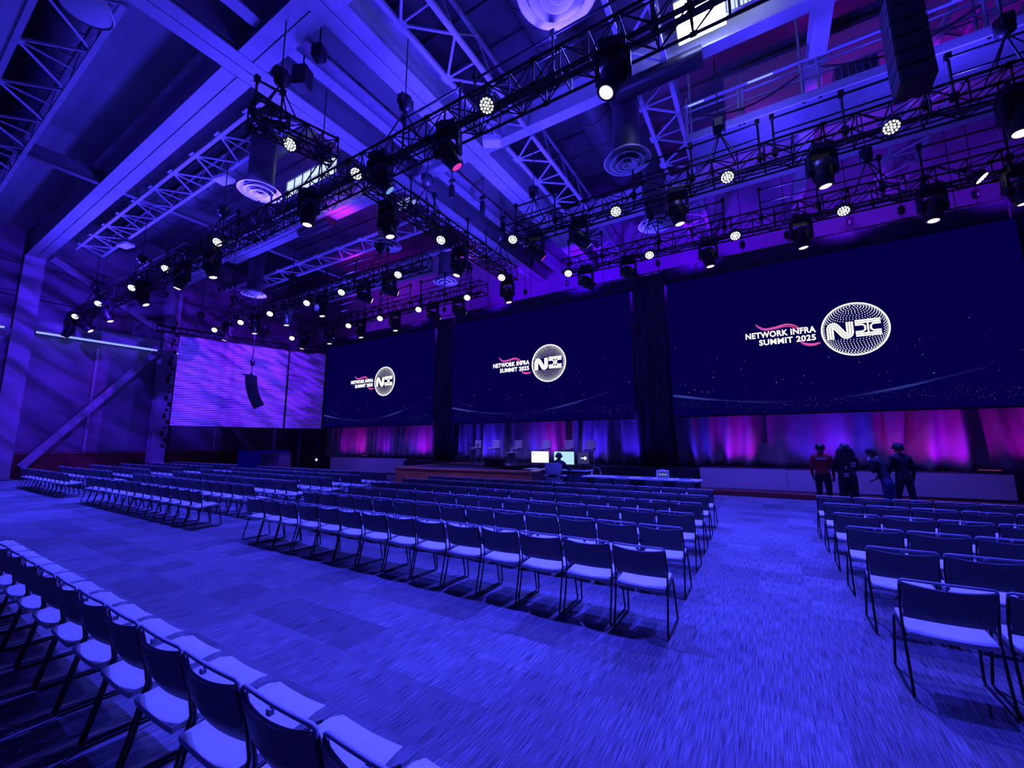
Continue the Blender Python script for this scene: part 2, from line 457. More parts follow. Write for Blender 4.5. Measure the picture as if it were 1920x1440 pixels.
# ------------------------------------------------------------------ back wall
wall_back = MB().bbox((XL - 0.3, YB, 0), (9, YB + 0.3, 14.0)).build('wall_back', 'wall_plaster', kind='structure')

# ------------------------------------------------------------------ ceiling: deck, girders, lattice joists
ZG = 11.1
ceiling = MB().bbox((XL - 0.3, -3, 14.0), (9, YB + 0.3, 14.2)).build('ceiling', 'deck_dark', kind='structure')
# ribs of the corrugated deck
for k in range(20):
    MB().bbox((XL, -2.8 + k * 1.2, 13.88), (9, -2.3 + k * 1.2, 14.0)).build('deck_rib', 'deck_dark', ceiling)


def girder(a, b, w, h, double=True, m='steel_paint', z=ZG):
    ax, ay = a; bx, by = b
    mb = MB(); horiz = abs(bx - ax) > abs(by - ay)
    if double:
        o = w / 4 + 0.006
        for s in (-1, 1):
            dx, dy = (0, s * o) if horiz else (s * o, 0)
            wide_flange(mb, (ax + dx, ay + dy, z), (bx + dx, by + dy, z), w / 2 - 0.02, h, 0.05, 0.05)
        # cover strip above the joint, so the joint reads as a dark seam
        mb.beam((ax, ay, z + 0.09), (bx, by, z + 0.09), 0.10, 0.05)
    else: wide_flange(mb, (ax, ay, z), (bx, by, z), w, h, 0.05, 0.05)
    return mb.build('girder', m, ceiling)


girder((XL + 0.3, 4.32), (-10.95, 4.32), 0.70, 0.9)
girder((-10.15, 4.32), (-7.8, 4.32), 0.70, 0.9)
girder((-7.0, 4.32), (9, 4.32), 0.70, 0.9)
girder((XL + 0.3, 0.72), (9, 0.72), 0.70, 0.9)
girder((XL + 0.3, 9.87), (-10.95, 9.87), 0.34, 0.8, False)
girder((-7.0, 9.87), (9, 9.87), 0.34, 0.8, False)
girder((-10.15, 9.87), (-7.8, 9.87), 0.34, 0.55, False, z=ZG + 0.02)
girder((XL + 0.3, 16.05), (-10.95, 16.05), 0.66, 0.9)
girder((-7.0, 16.05), (9, 16.05), 0.66, 0.9)
girder((-10.55, -2.9), (-10.55, YB), 0.76, 1.0)
girder((-7.40, -2.9), (-7.40, YB), 0.80, 1.0)
girder((-9.22, 4.7), (-9.22, 9.65), 0.32, 0.5, False, z=11.25)
girder((-9.22, 10.1), (-9.22, YB), 0.32, 0.5, False, z=11.25)
girder((-9.22, -2.9), (-9.22, 3.95), 0.32, 0.5, False, z=11.25)
girder((-20.1, 0.9), (-20.1, 16.0), 0.2, 0.5, False, 'steel_dull', z=ZG + 0.02)
girder((1.78, 4.7), (1.78, YB), 0.36, 0.5, False, z=ZG - 0.02)
# plate soffit over the middle bay
for y0, y1 in ((-2.9, 4.0), (4.65, 9.7), (10.05, YB)):
    MB().bbox((-10.2, y0, 11.85), (-9.4, y1, 11.93)).build('soffit_panel', 'deck_light', ceiling)
    MB().bbox((-9.05, y0, 11.85), (-7.75, y1, 11.93)).build('soffit_panel', 'deck_light', ceiling)
MB().bbox((-30.5, 2.3, 12.3), (-10.95, 3.95, 12.4)).build('soffit_panel', 'deck_light', ceiling)
MB().bbox((-30.5, -2.8, 12.6), (-10.95, 0.3, 12.7)).build('soffit_panel', 'deck_dark', ceiling)
# web stiffener plates in the middle bay
for x0, x1 in ((-10.17, -10.12), (-7.84, -7.79)):
    MB().bbox((x0, -2.9, 11.2), (x1, YB, 11.85)).build('web_plate', 'deck_light', ceiling)


def lattice(a, b, off, n, z=ZG + 0.02, m='steel_paint', r=0.035, w=0.11):
    """flat lattice joist: chord a-b, second chord shifted by off, zigzag lacing between"""
    a, b, off = Vector((*a, z)), Vector((*b, z)), Vector((*off, 0))
    j = MB().beam(a, b, w, 0.09).build('joist', m, ceiling)
    MB().beam(a + off, b + off, w, 0.09).build('joist_chord', m, j)
    mb = MB()
    for k in range(n):
        p = a.lerp(b, k / n); q = a.lerp(b, (k + 0.5) / n) + off; p2 = a.lerp(b, (k + 1) / n)
        mb.tube(p, q, r, 6); mb.tube(q, p2, r, 6); mb.tube(a.lerp(b, (k + 0.5) / n), q, r * 0.8, 6)
    for k in range(n):
        q = a.lerp(b, (k + 0.5) / n) + off
        mb.box(q, (0.26, 0.26, 0.03))
    mb.build('joist_lacing', m, j)
    # web plane above the chord, so the joist has depth
    MB().beam(a + Vector((0, 0, 0.75)), b + Vector((0, 0, 0.75)), 0.08, 0.08).build('joist_chord', 'steel_dull', j)
    mb = MB()
    for k in range(n):
        p = a.lerp(b, k / n); p2 = a.lerp(b, (k + 1) / n); q = a.lerp(b, (k + 0.5) / n) + Vector((0, 0, 0.75))
        mb.tube(p, q, r * 0.7, 5); mb.tube(q, p2, r * 0.7, 5)
    mb.build('joist_lacing', 'steel_dull', j)


for y0, y1, n in ((4.75, 9.65, 3), (10.1, 15.7, 4), (16.5, 20.3, 3)):
    lattice((-5.43, y0), (-5.43, y1), (-0.92, 0), n)
    lattice((-1.42, y0), (-1.42, y1), (-0.82, 0), n)
    lattice((5.0, y0), (5.0, y1), (-0.85, 0), n)
lattice((-5.43, -2.5), (-5.43, 3.9), (-0.92, 0), 5)
lattice((-28.0, 6.05), (-11.1, 6.05), (0, -0.94), 10)
lattice((-28.0, 9.55), (-11.1, 9.55), (0, -0.90), 10)
lattice((-28.0, 2.16), (-11.1, 2.16), (0, -1.05), 8)
lattice((-28.0, 12.6), (-11.1, 12.6), (0, -0.90), 10)
lattice((-28.0, 15.5), (-11.1, 15.5), (0, -0.90), 10)

# black sleeves wrapped around the cross girder
for x0, x1, y in ((-2.9, -0.6, 9.6), (-16.9, -14.8, 9.6), (-25.3, -23.2, 9.6)):
    MB().tube((x0, y + 0.2, 10.98), (x1, y + 0.2, 10.98), 0.24, 16).build('girder_sleeve', 'black_plastic', ceiling)
# skewed box columns dropping from the roof on the right, pale flat beam
# big ducts in the roof void
for a, b, r in (((-4.2, 5.5, 13.0), (-4.2, 20, 13.0), 0.55), ((-13.5, 2.0, 13.0), (-30, 2.9, 13.0), 0.6), ((-12.5, 7.3, 12.9), (-30, 7.3, 12.9), 0.5), ((0.6, 5.2, 12.8), (0.6, 9.0, 12.8), 0.5), ((-12.0, 11.3, 13.0), (-29, 11.3, 13.0), 0.55)):
    mb = MB().tube(a, b, r, 20); A, Bv = Vector(a), Vector(b); n = int((Bv - A).length / 1.1)
    for k in range(n + 1):
        p = A.lerp(Bv, k / max(n, 1)); d = (Bv - A).normalized() * 0.04
        mb.tube(p - d, p + d, r + 0.03, 20)
    mb.build('round_duct', 'duct', ceiling)

# roof windows: daylight through panes in the roof void
def roof_window(idx, x0, x1, y, z0, z1, nx, nz, glass):
    w = MB()
    w.bbox((x0 - 0.06, y - 0.05, z0 - 0.06), (x1 + 0.06, y + 0.05, z0)).bbox((x0 - 0.06, y - 0.05, z1), (x1 + 0.06, y + 0.05, z1 + 0.06))
    w.bbox((x0 - 0.06, y - 0.05, z0), (x0, y + 0.05, z1)).bbox((x1, y - 0.05, z0), (x1 + 0.06, y + 0.05, z1))
    win = w.build('window_%d' % idx, 'steel_dull', kind='structure')
    dx, dz = (x1 - x0) / nx, (z1 - z0) / nz
    for i in range(nx):
        for k in range(nz):
            MB().bbox((x0 + i * dx + 0.025, y - 0.01, z0 + k * dz + 0.025), (x0 + (i + 1) * dx - 0.025, y + 0.01, z0 + (k + 1) * dz - 0.025)).build('pane', glass, win)
    for i in range(1, nx): MB().bbox((x0 + i * dx - 0.025, y - 0.03, z0), (x0 + i * dx + 0.025, y + 0.03, z1)).build('muntin', 'steel_dull', win)
    return win


emat('glass_dim', (0.22, 0.30, 0.75), 1.0)
roof_window(1, -15.6, -12.4, 8.3, 11.35, 12.1, 6, 2, 'daylight_glass')
roof_window(2, -14.6, -11.9, 12.0, 12.0, 12.5, 5, 1, 'glass_dim')
win3 = roof_window(3, -0.95, 1.0, 9.35, 11.32, 12.8, 5, 2, 'daylight_glass')
for k in range(24):
    MB().bbox((-0.93 + k * 0.082, 9.27, 11.3), (-0.915 + k * 0.082, 9.285, 12.8)).build('grille_bar', 'black_metal', win3)

# magenta lit plaster bands in the roof void
MB().bbox((-0.3, 13.6, 11.3), (9, 13.75, 13.4)).build('wall_panel_upper', 'wall_plaster', ceiling)

# ------------------------------------------------------------------ air diffusers
def diffuser(loc, label, r=0.62):
    t = thing('ceiling_diffuser', label, 'air diffuser', loc, 0, 'round air diffusers hanging in the roof void')
    for i, (r0, z0, h) in enumerate(((r, 0.10, 0.17), (r * 0.72, 0.05, 0.15), (r * 0.45, 0.0, 0.13), (r * 0.2, -0.03, 0.10))):
        w = r * 0.24
        MB().lathe([(r0 - w, z0 + h), (r0, z0 + 0.02), (r0 + 0.01, z0), (r0 - 0.015, z0), (r0 - w - 0.02, z0 + h - 0.01)], 40, cap=False).build('cone_ring', 'diffuser', t)
    MB().lathe([(r * 0.55, 0.22), (r * 0.62, 0.28), (r * 0.62, 0.34), (0.36, 0.4), (0.36, 3.9)], 28).build('supply_duct', 'duct', t)
    mb = MB()
    for a in (0, 1):
        mb.beam((-r * 0.8 if a == 0 else 0, 0 if a == 0 else -r * 0.8, 0.16), (r * 0.8 if a == 0 else 0, 0 if a == 0 else r * 0.8, 0.16), 0.03, 0.04)
    mb.build('spider', 'steel_dull', t)
    MB().tube((r * 0.5, 0.1, 0.2), (r * 0.5, 0.1, 4.0), 0.025, 6).build('hanger_rod', 'chrome', t)
    return t


for loc, r, lab in (((-12.72, 5.96, 9.30), .60, 'round white air diffuser beside the pale roof window, nearest the left truss lamps'),
                    ((-2.66, 10.45, 9.30), .62, 'large round white air diffuser below a bright flexible duct, over the middle of the hall'),
                    ((-2.56, 5.74, 9.60), .72, 'large round air diffuser half hidden behind the nearest truss, at the top edge'),
                    ((-2.76, 14.31, 9.30), .58, 'round violet lit air diffuser above the upstage truss, behind the right screen drape'),
                    ((-12.59, 10.85, 9.60), .58, 'round air diffuser over the mid truss left of the crossing'),
                    ((-22.46, 10.7, 9.40), .58, 'small distant air diffuser above the left projection screen, by the column'),
                    ((-25.31, 16.9, 9.30), .60, 'distant magenta lit air diffuser above the left corner of the stage'),
                    ((-12.94, 14.9, 9.55), .60, 'air diffuser above the upstage truss, between left and middle screens')):
    diffuser(loc, lab, r)

# ------------------------------------------------------------------ lighting trusses
def box_truss(name, label, a, b, zb, sz=0.5, rails=(), hang=(), ztop=ZG):
    """box truss from a to b (plan), bottom chords at zb"""
    a3, b3 = Vector((*a, zb)), Vector((*b, zb)); d = (b3 - a3); L = d.length; d.normalize()
    s = Vector((-d.y, d.x, 0)); u = Vector((0, 0, 1)); h = sz / 2
    t = thing(name, label, 'lighting truss', a3, 0, 'black lighting trusses')
    loc = lambda k, i, j: d * k + s * (h * i) + u * (sz * j)
    nsec = max(1, round(L / 2.6)); sec = L / nsec
    for q in range(nsec):
        k0, k1 = q * sec, (q + 1) * sec
        mb = MB()
        for i in (-1, 1):
            for j in (0, 1):
                mb.tube(loc(k0, i, j), loc(k1, i, j), 0.027, 8)
        section = mb.build('truss_section', 'black_metal', t)
        n = 5; st = sec / n; mb = MB()
        for m in range(n + 1):
            k = k0 + m * st
            for i in (-1, 1): mb.tube(loc(k, i, 0), loc(k, i, 1), 0.016, 6)
            for j in (0, 1): mb.tube(loc(k, -1, j), loc(k, 1, j), 0.016, 6)
            if m < n:
                e = m % 2
                for i in (-1, 1): mb.tube(loc(k, i, e), loc(k + st, i, 1 - e), 0.013, 6)
                mb.tube(loc(k, -1 if e else 1, 1), loc(k + st, 1 if e else -1, 1), 0.013, 6)
                mb.tube(loc(k, -1 if e else 1, 0), loc(k + st, 1 if e else -1, 0), 0.013, 6)
        mb.build('lacing', 'black_metal', section)
        mb = MB()
        for k in (k0, k1):
            for i in (-1, 1):
                for j in (0, 1): mb.tube(loc(max(k - 0.05, 0), i, j), loc(min(k + 0.05, L), i, j), 0.042, 8)
        mb.build('coupler', 'black_metal', section)
    # cable loom lying on the lower lacing
    rr = random.Random(int(L * 10) + int(zb * 7))
    mb = MB()
    for c in range(3):
        o = rr.uniform(-0.6, 0.6)
        mb.path([loc(L * i / 24, o + rr.uniform(-.25, .25), 0.06 + rr.uniform(0, 0.08)) for i in range(25)], 0.022, 5)
    mb.build('cable_loom', 'black_plastic', t)
    # pipe rails standing on the truss
    for r0, r1 in rails:
        mb = MB(); n = max(1, round((r1 - r0) / 1.7))
        mb.tube(loc(r0, 1, 2.75), loc(r1, 1, 2.75), 0.026, 8)
        mb.tube(loc(r0, 1, 1.95), loc(r1, 1, 1.95), 0.020, 8)
        for m in range(n + 1):
            k = r0 + (r1 - r0) * m / n
            mb.tube(loc(k, 1, 0.5), loc(k, 1, 2.85), 0.026, 8)
            mb.box(loc(k, 1, 2.8), (0.10, 0.10, 0.14)); mb.box(loc(k, 1, 1.0), (0.12, 0.12, 0.14))
        mb.build('pipe_rail', 'black_metal', t)
    # hoists: chain, motor body and bridle
    for k in hang:
        p = loc(k, 0, 1)
        mb = MB().lathe([(0.06, -0.2), (0.14, -0.14), (0.15, 0.14), (0.06, 0.2)], 12, origin=p + u * 0.95).box(p + u * 1.0, (0.18, 0.34, 0.2))
        mo = mb.build('chain_motor', 'black_plastic', t)
        MB().tube(p + u * 1.15, p + u * (ztop - zb - sz + 0.3), 0.014, 6).build('hoist_chain', 'black_metal', mo)
        mb = MB()
        for i in (-1, 1): mb.tube(p + u * 0.78, loc(k + 0.3 * i, 1, 1), 0.016, 6).tube(p + u * 0.78, loc(k + 0.3 * i, -1, 1), 0.016, 6)
        mb.build('bridle', 'black_metal', mo)
    return t


ZT = 8.03
box_truss('lighting_truss', 'long black lighting truss nearest the viewer, running from left wall to upper right', (-31.0, 5.95), (4.6, 5.95), ZT, 0.5,
          [(2.5, 6.2), (7.5, 12.5), (14.5, 18.5), (24.2, 25.9), (26.3, 33.6)], [3, 9, 16, 21.4, 24.5, 31])
box_truss('lighting_truss', 'black lighting truss running from the crossing towards the stage, beside the pale girder', (-8.0, 6.3), (-8.0, 13.1), ZT, 0.5, [(1.6, 2.6), (4.3, 5.4)], [2, 6])
box_truss('lighting_truss', 'short black truss end with lamps, hanging before the crossing under the pale girders', (-8.6, 3.7), (-8.15, 5.35), ZT + 0.25, 0.45, [(0.1, 0.6)], [0.5])
box_truss('lighting_truss', 'mid hall lighting truss on the left, ending short of the crossing truss', (-25.6, 10.5), (-10.0, 10.5), ZT, 0.5, [(0.5, 3.2), (5, 8), (9.3, 13.2)], [1.5, 7, 13])
box_truss('lighting_truss', 'mid hall lighting truss on the right, below the roof walkway', (-6.6, 10.5), (7.0, 10.5), ZT, 0.5, [(0.2, 1.6), (4.0, 7.0), (7.3, 9.9), (10.3, 13.4)], [1.0, 6.2, 11])
box_truss('lighting_truss', 'upstage lighting truss on the left, in front of the left screen drape', (-23.6, 13.65), (-9.7, 13.65), ZT, 0.5, [(0.2, 2.4), (4, 6), (7.2, 9.3), (10, 13)], [2, 8, 13])
box_truss('lighting_truss', 'upstage lighting truss on the right, in front of the right screen drape', (-6.0, 13.65), (8.0, 13.65), ZT, 0.5, [(0.1, 1.4), (3.4, 5.4), (6.4, 9.2), (10, 13)], [3.2, 8.9])
A5, B5, C5 = Vector((-26.86, 9.26)), Vector((-25.51, 14.52)), Vector((-24.32, 16.33))
e5 = A5 + (A5 - B5).normalized() * 1.0
box_truss('screen_truss', 'slim black truss carrying the louvred left projection screen', (e5.x, e5.y), (B5.x, B5.y), 7.66, 0.3, [], [1.8, 5])
box_truss('screen_truss', 'slim black truss over the narrow corner projection screen', (B5.x + .2, B5.y + .35), (C5.x, C5.y), 7.66, 0.3, [], [1.0])


# ------------------------------------------------------------------ lamps on the trusses
def par_proto():
    """round LED lamp: origin at the face centre, face looks along local -Z"""
    t = thing('led_par', 'par', 'stage light')
    R = 0.135
    MB().lathe([(R * 0.55, 0.24), (R * 0.9, 0.22), (R * 1.12, 0.15), (R * 1.15, 0.0), (R * 1.02, 0.0), (R * 1.0, 0.03)], 20).build('housing', 'black_plastic', t)
    mb = MB()
    for rr, n in ((0, 1), (0.42, 6), (0.84, 12)):
        for k in range(n):
            a = 2 * PI * k / n + rr
            mb.lathe([(0.017, 0.0), (0.019, -0.006), (0.010, -0.013)], 8, origin=(R * rr * math.cos(a), R * rr * math.sin(a), 0.01))
    mb.build('led_cluster', 'led_white', t)
    mb = MB()
    mb.beam((-R * 1.22, 0, 0.1), (-R * 1.22, 0, 0.36), 0.03, 0.01).beam((R * 1.22, 0, 0.1), (R * 1.22, 0, 0.36), 0.03, 0.01).beam((-R * 1.25, 0, 0.36), (R * 1.25, 0, 0.36), 0.03, 0.01)
    mb.box((0, 0, 0.42), (0.06, 0.06, 0.12))
    mb.build('yoke', 'black_metal', t)
    return t


def head_proto(lens):
    """moving head: origin where the base meets the truss, hangs down along -Z; head tilted by the copy's part rotation"""
    t = thing('moving_head', 'head', 'stage light')
    b = bevel(MB().box((0, 0, -0.07), (0.34, 0.26, 0.14)).build('base', 'black_plastic', t), 0.02)
    mb = MB()
    for s in (-1, 1): mb.box((0.19 * s, 0, -0.33), (0.06, 0.16, 0.36)).tube((0.16 * s, 0, -0.47), (0.22 * s, 0, -0.47), 0.085, 14)
    mb.box((0, 0, -0.165), (0.40, 0.18, 0.06))
    bevel(mb.build('yoke', 'black_plastic', t), 0.012)
    h = MB().lathe([(0.06, 0.20), (0.13, 0.17), (0.155, 0.06), (0.155, -0.12), (0.13, -0.20), (0.125, -0.27), (0.105, -0.28)], 18).build('lamp_head', 'black_plastic', t)
    h.location = (0, 0, -0.47)
    mb = MB().lathe([(0.098, -0.275), (0.07, -0.290), (0.03, -0.297)], 18)
    mb.build('lens', lens, h)
    mb = MB()
    for k in range(5): mb.lathe([(0.158, 0.06 - k * 0.035), (0.162, 0.05 - k * 0.035), (0.158, 0.04 - k * 0.035)], 18, cap=False)
    mb.build('cooling_fins', 'black_metal', h)
    MB().box((0.1, 0, 0.03), (0.05, 0.12, 0.08)).box((-0.1, 0, 0.03), (0.05, 0.12, 0.08)).build('clamp', 'black_metal', t)
    return t


PAR_A = [(-4.00, 5.65, 8.02), (-14.43, 5.65, 8.08), (-18.37, 5.65, 8.10), (-21.61, 5.65, 8.02), (-25.73, 5.65, 8.10), (-29.16, 5.65, 8.05)]
PAR_B = [(-8.45, 4.47, 8.25), (-7.85, 5.75, 8.1), (-7.95, 8.9, 7.84), (-7.95, 12.3, 7.86)]
PAR_C = [(-6.19, 10.2, 7.96), (-2.96, 10.2, 7.88), (-0.30, 10.2, 7.92), (2.60, 10.2, 7.95)]
PAR_CL = [(-11.16, 10.2, 7.92), (-14.43, 10.2, 7.88), (-16.82, 10.2, 7.86), (-19.76, 10.2, 7.86), (-22.48, 10.2, 7.86), (-25.26, 10.2, 7.87)]
PAR_DL = [(-10.39, 13.38, 7.88), (-13.20, 13.38, 7.84), (-15.78, 13.38, 7.83), (-18.17, 13.38, 7.82), (-23.28, 13.38, 7.84)]
PAR_D = [(-5.73, 13.38, 7.92), (-2.82, 13.38, 7.91), (-0.31, 13.38, 7.90), (2.25, 13.38, 7.90), (4.83, 13.38, 7.93)]
HEAD_A = [(-4.99, 8.35, 'lens_pink', 30), (-1.62, 8.3, 'lens_warm', -20), (-7.0, 8.5, 'lens_blue', 40), (-9.66, 8.5, 'lens_warm', 0), (-14.81, 8.2, 'lens_warm', 10), (-17.0, 8.25, 'lens_warm', -15), (-20.6, 8.3, 'lens_warm', 25), (-24.46, 8.25, 'lens_warm', 20), (-27.5, 8.2, 'lens_warm', 35), (-30.2, 8.3, 'lens_warm', -25)]
HEAD_B = [(6.9, 'lens_warm', 10), (9.87, 'lens_warm', -12), (12.8, 'lens_warm', 8)]
HEAD_C = [(-5.5, 'lens_pink', 45), (-4.08, 'lens_blue', 50), (-1.46, 'lens_warm', 8), (1.47, 'lens_warm', 6), (4.32, 'lens_warm', -10)]
HEAD_CL = [(-11.78, 'lens_warm', 70), (-13.23, 'lens_warm', 65), (-15.95, 'lens_warm', 8), (-18.60, 'lens_warm', 5), (-21.39, 'lens_warm', 5), (-24.14, 'lens_warm', -15)]
HEAD_DL = [(-10.94, 'lens_warm', 70), (-12.42, 'lens_warm', 70), (-14.84, 'lens_warm', 6), (-17.36, 'lens_warm', 8), (-19.90, 'lens_warm', 4), (-22.27, 'lens_warm', -10)]
HEAD_D = [(-5.10, 'lens_pink', 60), (-3.56, 'lens_pink', 55), (-1.08, 'lens_warm', 6), (1.29, 'lens_warm', 5), (3.97, 'lens_warm', -6), (5.42, 'lens_warm', 8)]
par0 = par_proto(); par_used = [False]


def place_par(p, label, aim=None):
    o = par0 if not par_used[0] else copy_tree(par0); par_used[0] = True
    p = Vector(p); aim = Vector(aim) if aim is not None else Vector((p.x * 0.75, p.y - 5.5, 0.6))
    o.location = p
    o.rotation_euler = (aim - p).to_track_quat('-Z', 'Y').to_euler()
    o['label'] = label; o['group'] = 'round LED lamps on the trusses'
    return o


heads = {}


def place_head(p, lens, tilt, label, pan=0):
    if lens not in heads: heads[lens] = o = head_proto(lens)
    else: o = copy_tree(heads[lens])
    o.location = p; o.rotation_euler = (0, 0, pan); o.scale = (1.25, 1.25, 1.25)
    for c in o.children:
        if c.name.startswith('lamp_head'): c.rotation_euler = (math.radians(tilt * 0.6), math.radians(-tilt), 0)
    o['label'] = label; o['group'] = 'black moving heads on the trusses'
    return o


for i, p in enumerate(PAR_A): place_par(p, 'glowing round LED lamp on the nearest truss, %s from the right' % ORD[i + 1])
for i, p in enumerate(PAR_B): place_par(p, 'glowing round LED lamp on the truss running to the stage, %s from the viewer' % ORD[i + 1])
for i, p in enumerate(PAR_C): place_par(p, 'glowing round LED lamp on the right mid hall truss, %s from its left end' % ORD[i + 1])
for i, p in enumerate(PAR_CL): place_par(p, 'glowing round LED lamp on the left mid hall truss, %s from the crossing' % ORD[i + 1])
for i, p in enumerate(PAR_DL): place_par(p, 'small glowing LED lamp on the left upstage truss, %s from the crossing' % ORD[i + 1])
for i, p in enumerate(PAR_D): place_par(p, 'small glowing LED lamp on the right upstage truss, %s from its left end' % ORD[i + 1], (p[0] + 4, p[1] - 1, 3) if i == 4 else None)
for i, (x, z, l, t) in enumerate(sorted(HEAD_A, key=lambda q: -q[0])): place_head((x, 5.72, z - 0.25), l, t, 'big black moving head lamp under the nearest truss, %s from the right' % ORD[i + 1], 0.3)
for i, (y, l, t) in enumerate(HEAD_B): place_head((-8.0, y, 8.0), l, t, 'black moving head lamp under the truss running to the stage, %s from the viewer' % ORD[i + 1], 0.2)
for i, (x, l, t) in enumerate(HEAD_C): place_head((x, 10.35, 8.1), l, t, 'black moving head lamp under the right mid hall truss, %s from its left end' % ORD[i + 1], 0.2)
for i, (x, l, t) in enumerate(HEAD_CL): place_head((x, 10.35, 8.1), l, t, 'black moving head lamp under the left mid hall truss, %s from the crossing' % ORD[i + 1], 0.2)
for i, (x, l, t) in enumerate(HEAD_DL): place_head((x, 13.5, 8.05), l, t, 'small black moving head lamp under the left upstage truss, %s from the crossing' % ORD[i + 1], 0.2)
for i, (x, l, t) in enumerate(HEAD_D): place_head((x, 13.5, 8.1), l, t, 'small black moving head lamp under the right upstage truss, %s from its left end' % ORD[i + 1], 0.2)

# strong work light in the roof, by the grilled window
t = thing('work_light', 'dazzling white work light in front of the grilled roof window', 'work light', (-0.55, 9.12, 11.42))
MB().box((0, 0.06, 0.10), (1.06, 0.12, 0.86), Matrix.Rotation(0.75, 3, 'X')).build('housing', 'black_metal', t)
MB().box((0, -0.02, -0.02), (1.0, 0.02, 0.80), Matrix.Rotation(0.75, 3, 'X')).build('lamp_face', 'work_lamp', t)
MB().tube((0, 0.1, 0.2), (0, 0.1, 2.46), 0.02, 6).build('stem', 'black_metal', t)
spot('work_lamp', (-0.55, 9.0, 11.4), (0.3, 7.5, 10.4), 2600, (0.055, 0.055, 1.0), 172, 0.6, 0.15)

# ------------------------------------------------------------------ roof walkway on the right
t = thing('roof_walkway', 'steel roof walkway with pale pipe railings and equipment cages, upper right', 'walkway', (0, 11.4, 10.0))
MB().bbox((-1.25, -0.1, 0.0), (8.0, 1.2, 0.10)).build('deck', 'steel_dull', t)
MB().bbox((-1.25, -0.14, -0.05), (8.0, -0.1, 0.16)).build('toe_board', 'steel_paint', t)
for z, r in ((1.12, 0.055), (0.92, 0.03), (0.62, 0.028)):
    MB().tube((-1.25, 0, z), (8, 0, z), r, 8).build('rail', 'steel_paint', t)
for x in (-1.2, 0.05, 0.15, 1.42, 1.75, 3.2, 4.55, 4.75, 6.2, 7.4):
    MB().tube((x, 0, 0.0), (x, 0, 1.35 if x in (-1.2, 0.15, 1.42) else 1.15), 0.035, 8).build('post', 'steel_paint', t)
for x, w, h in ((2.1, 0.8, 0.7), (5.3, 0.9, 0.8)):
    b = MB().bbox((x, 0.25, 0.1), (x + w, 0.9, 0.1 + h)).build('equipment_cage', 'steel_dull', t)
    mb = MB()
    for k in range(7): mb.tube((x + w * k / 6, 0.22, 0.1), (x + w * k / 6, 0.22, 0.1 + h), 0.014, 5)
    mb.build('cage_bars', 'steel_paint', b)
mb = MB()
for x0, x1 in ((-1.1, 1.4), (1.8, 4.5), (4.8, 7.3)):
    mb.path([(x0 + (x1 - x0) * k / 10, -0.06, 0.75 - 0.35 * math.sin(PI * k / 10)) for k in range(11)], 0.022, 6)
mb.build('slack_cable', 'black_plastic', t)
MB().bbox((-1.15, -0.10, 1.03), (-0.75, -0.07, 1.055)).build('lamp_strip_or_glint', 'strip_and_glint_glow', t)  # glowing slivers paint the work lamp's glints on the rail, no lamps here
MB().bbox((0.3, -0.10, 1.03), (0.85, -0.07, 1.055)).build('lamp_strip_or_glint', 'strip_and_glint_glow', t)
for x in (-1.15, 1.5, 4.6, 7.3):
    MB().tube((x, 0.5, 0.1), (x, 0.5, 4.0), 0.03, 6).build('hanger_rod', 'steel_paint', t)


# ------------------------------------------------------------------ hanging loudspeakers
def line_array(loc, rotz, n, w, h, d, curve, label, ztop, tilt0=0.0):
    t = thing('line_array', label, 'loudspeaker', loc, rotz, 'hanging loudspeaker columns')
    mb = MB().box((0, 0, 0.10), (w, 0.10, 0.06)).box((0, 0.15, 0.06), (w * 0.3, 0.5, 0.05)); fr = mb.build('rigging_frame', 'black_metal', t)
    p = Vector((0, 0, 0.02)); a = tilt0
    for k in range(n):
        R = Matrix.Rotation(a, 3, 'X')
        c = p + R @ Vector((0, 0, -h / 2))
        cab = bevel(MB().box(c, (w, d, h * 0.94), R).build('cabinet', 'black_plastic', t), 0.012)
        MB().box(c + R @ Vector((0, -d / 2 - 0.006, 0)), (w * 0.86, 0.012, h * 0.78), R).build('grille', 'black_metal', cab)
        p = p + R @ Vector((0, 0, -h)); a += curve
    for s in (-1, 1):
        MB().tube((s * w * 0.3, 0, 0.12), (s * w * 0.2, 0, ztop - loc[2]), 0.012, 6).build('hoist_chain', 'black_metal', fr)
    MB().lathe([(0.05, -0.18), (0.11, -0.12), (0.11, 0.12), (0.05, 0.18)], 12, origin=(w * 0.22, 0, 0.75)).build('chain_motor', 'black_plastic', fr)
    return t


line_array((-22.9, 11.15, 5.25), 2.60, 9, 0.60, 0.19, 0.50, -0.062, 'curved black loudspeaker column hanging before the louvred projection screen', 14.0, -0.04)
line_array((2.85, 9.75, 10.25), 0.0, 6, 0.52, 0.34, 0.5, -0.02, 'tall black loudspeaker column hanging in front of the roof walkway', 14.0)

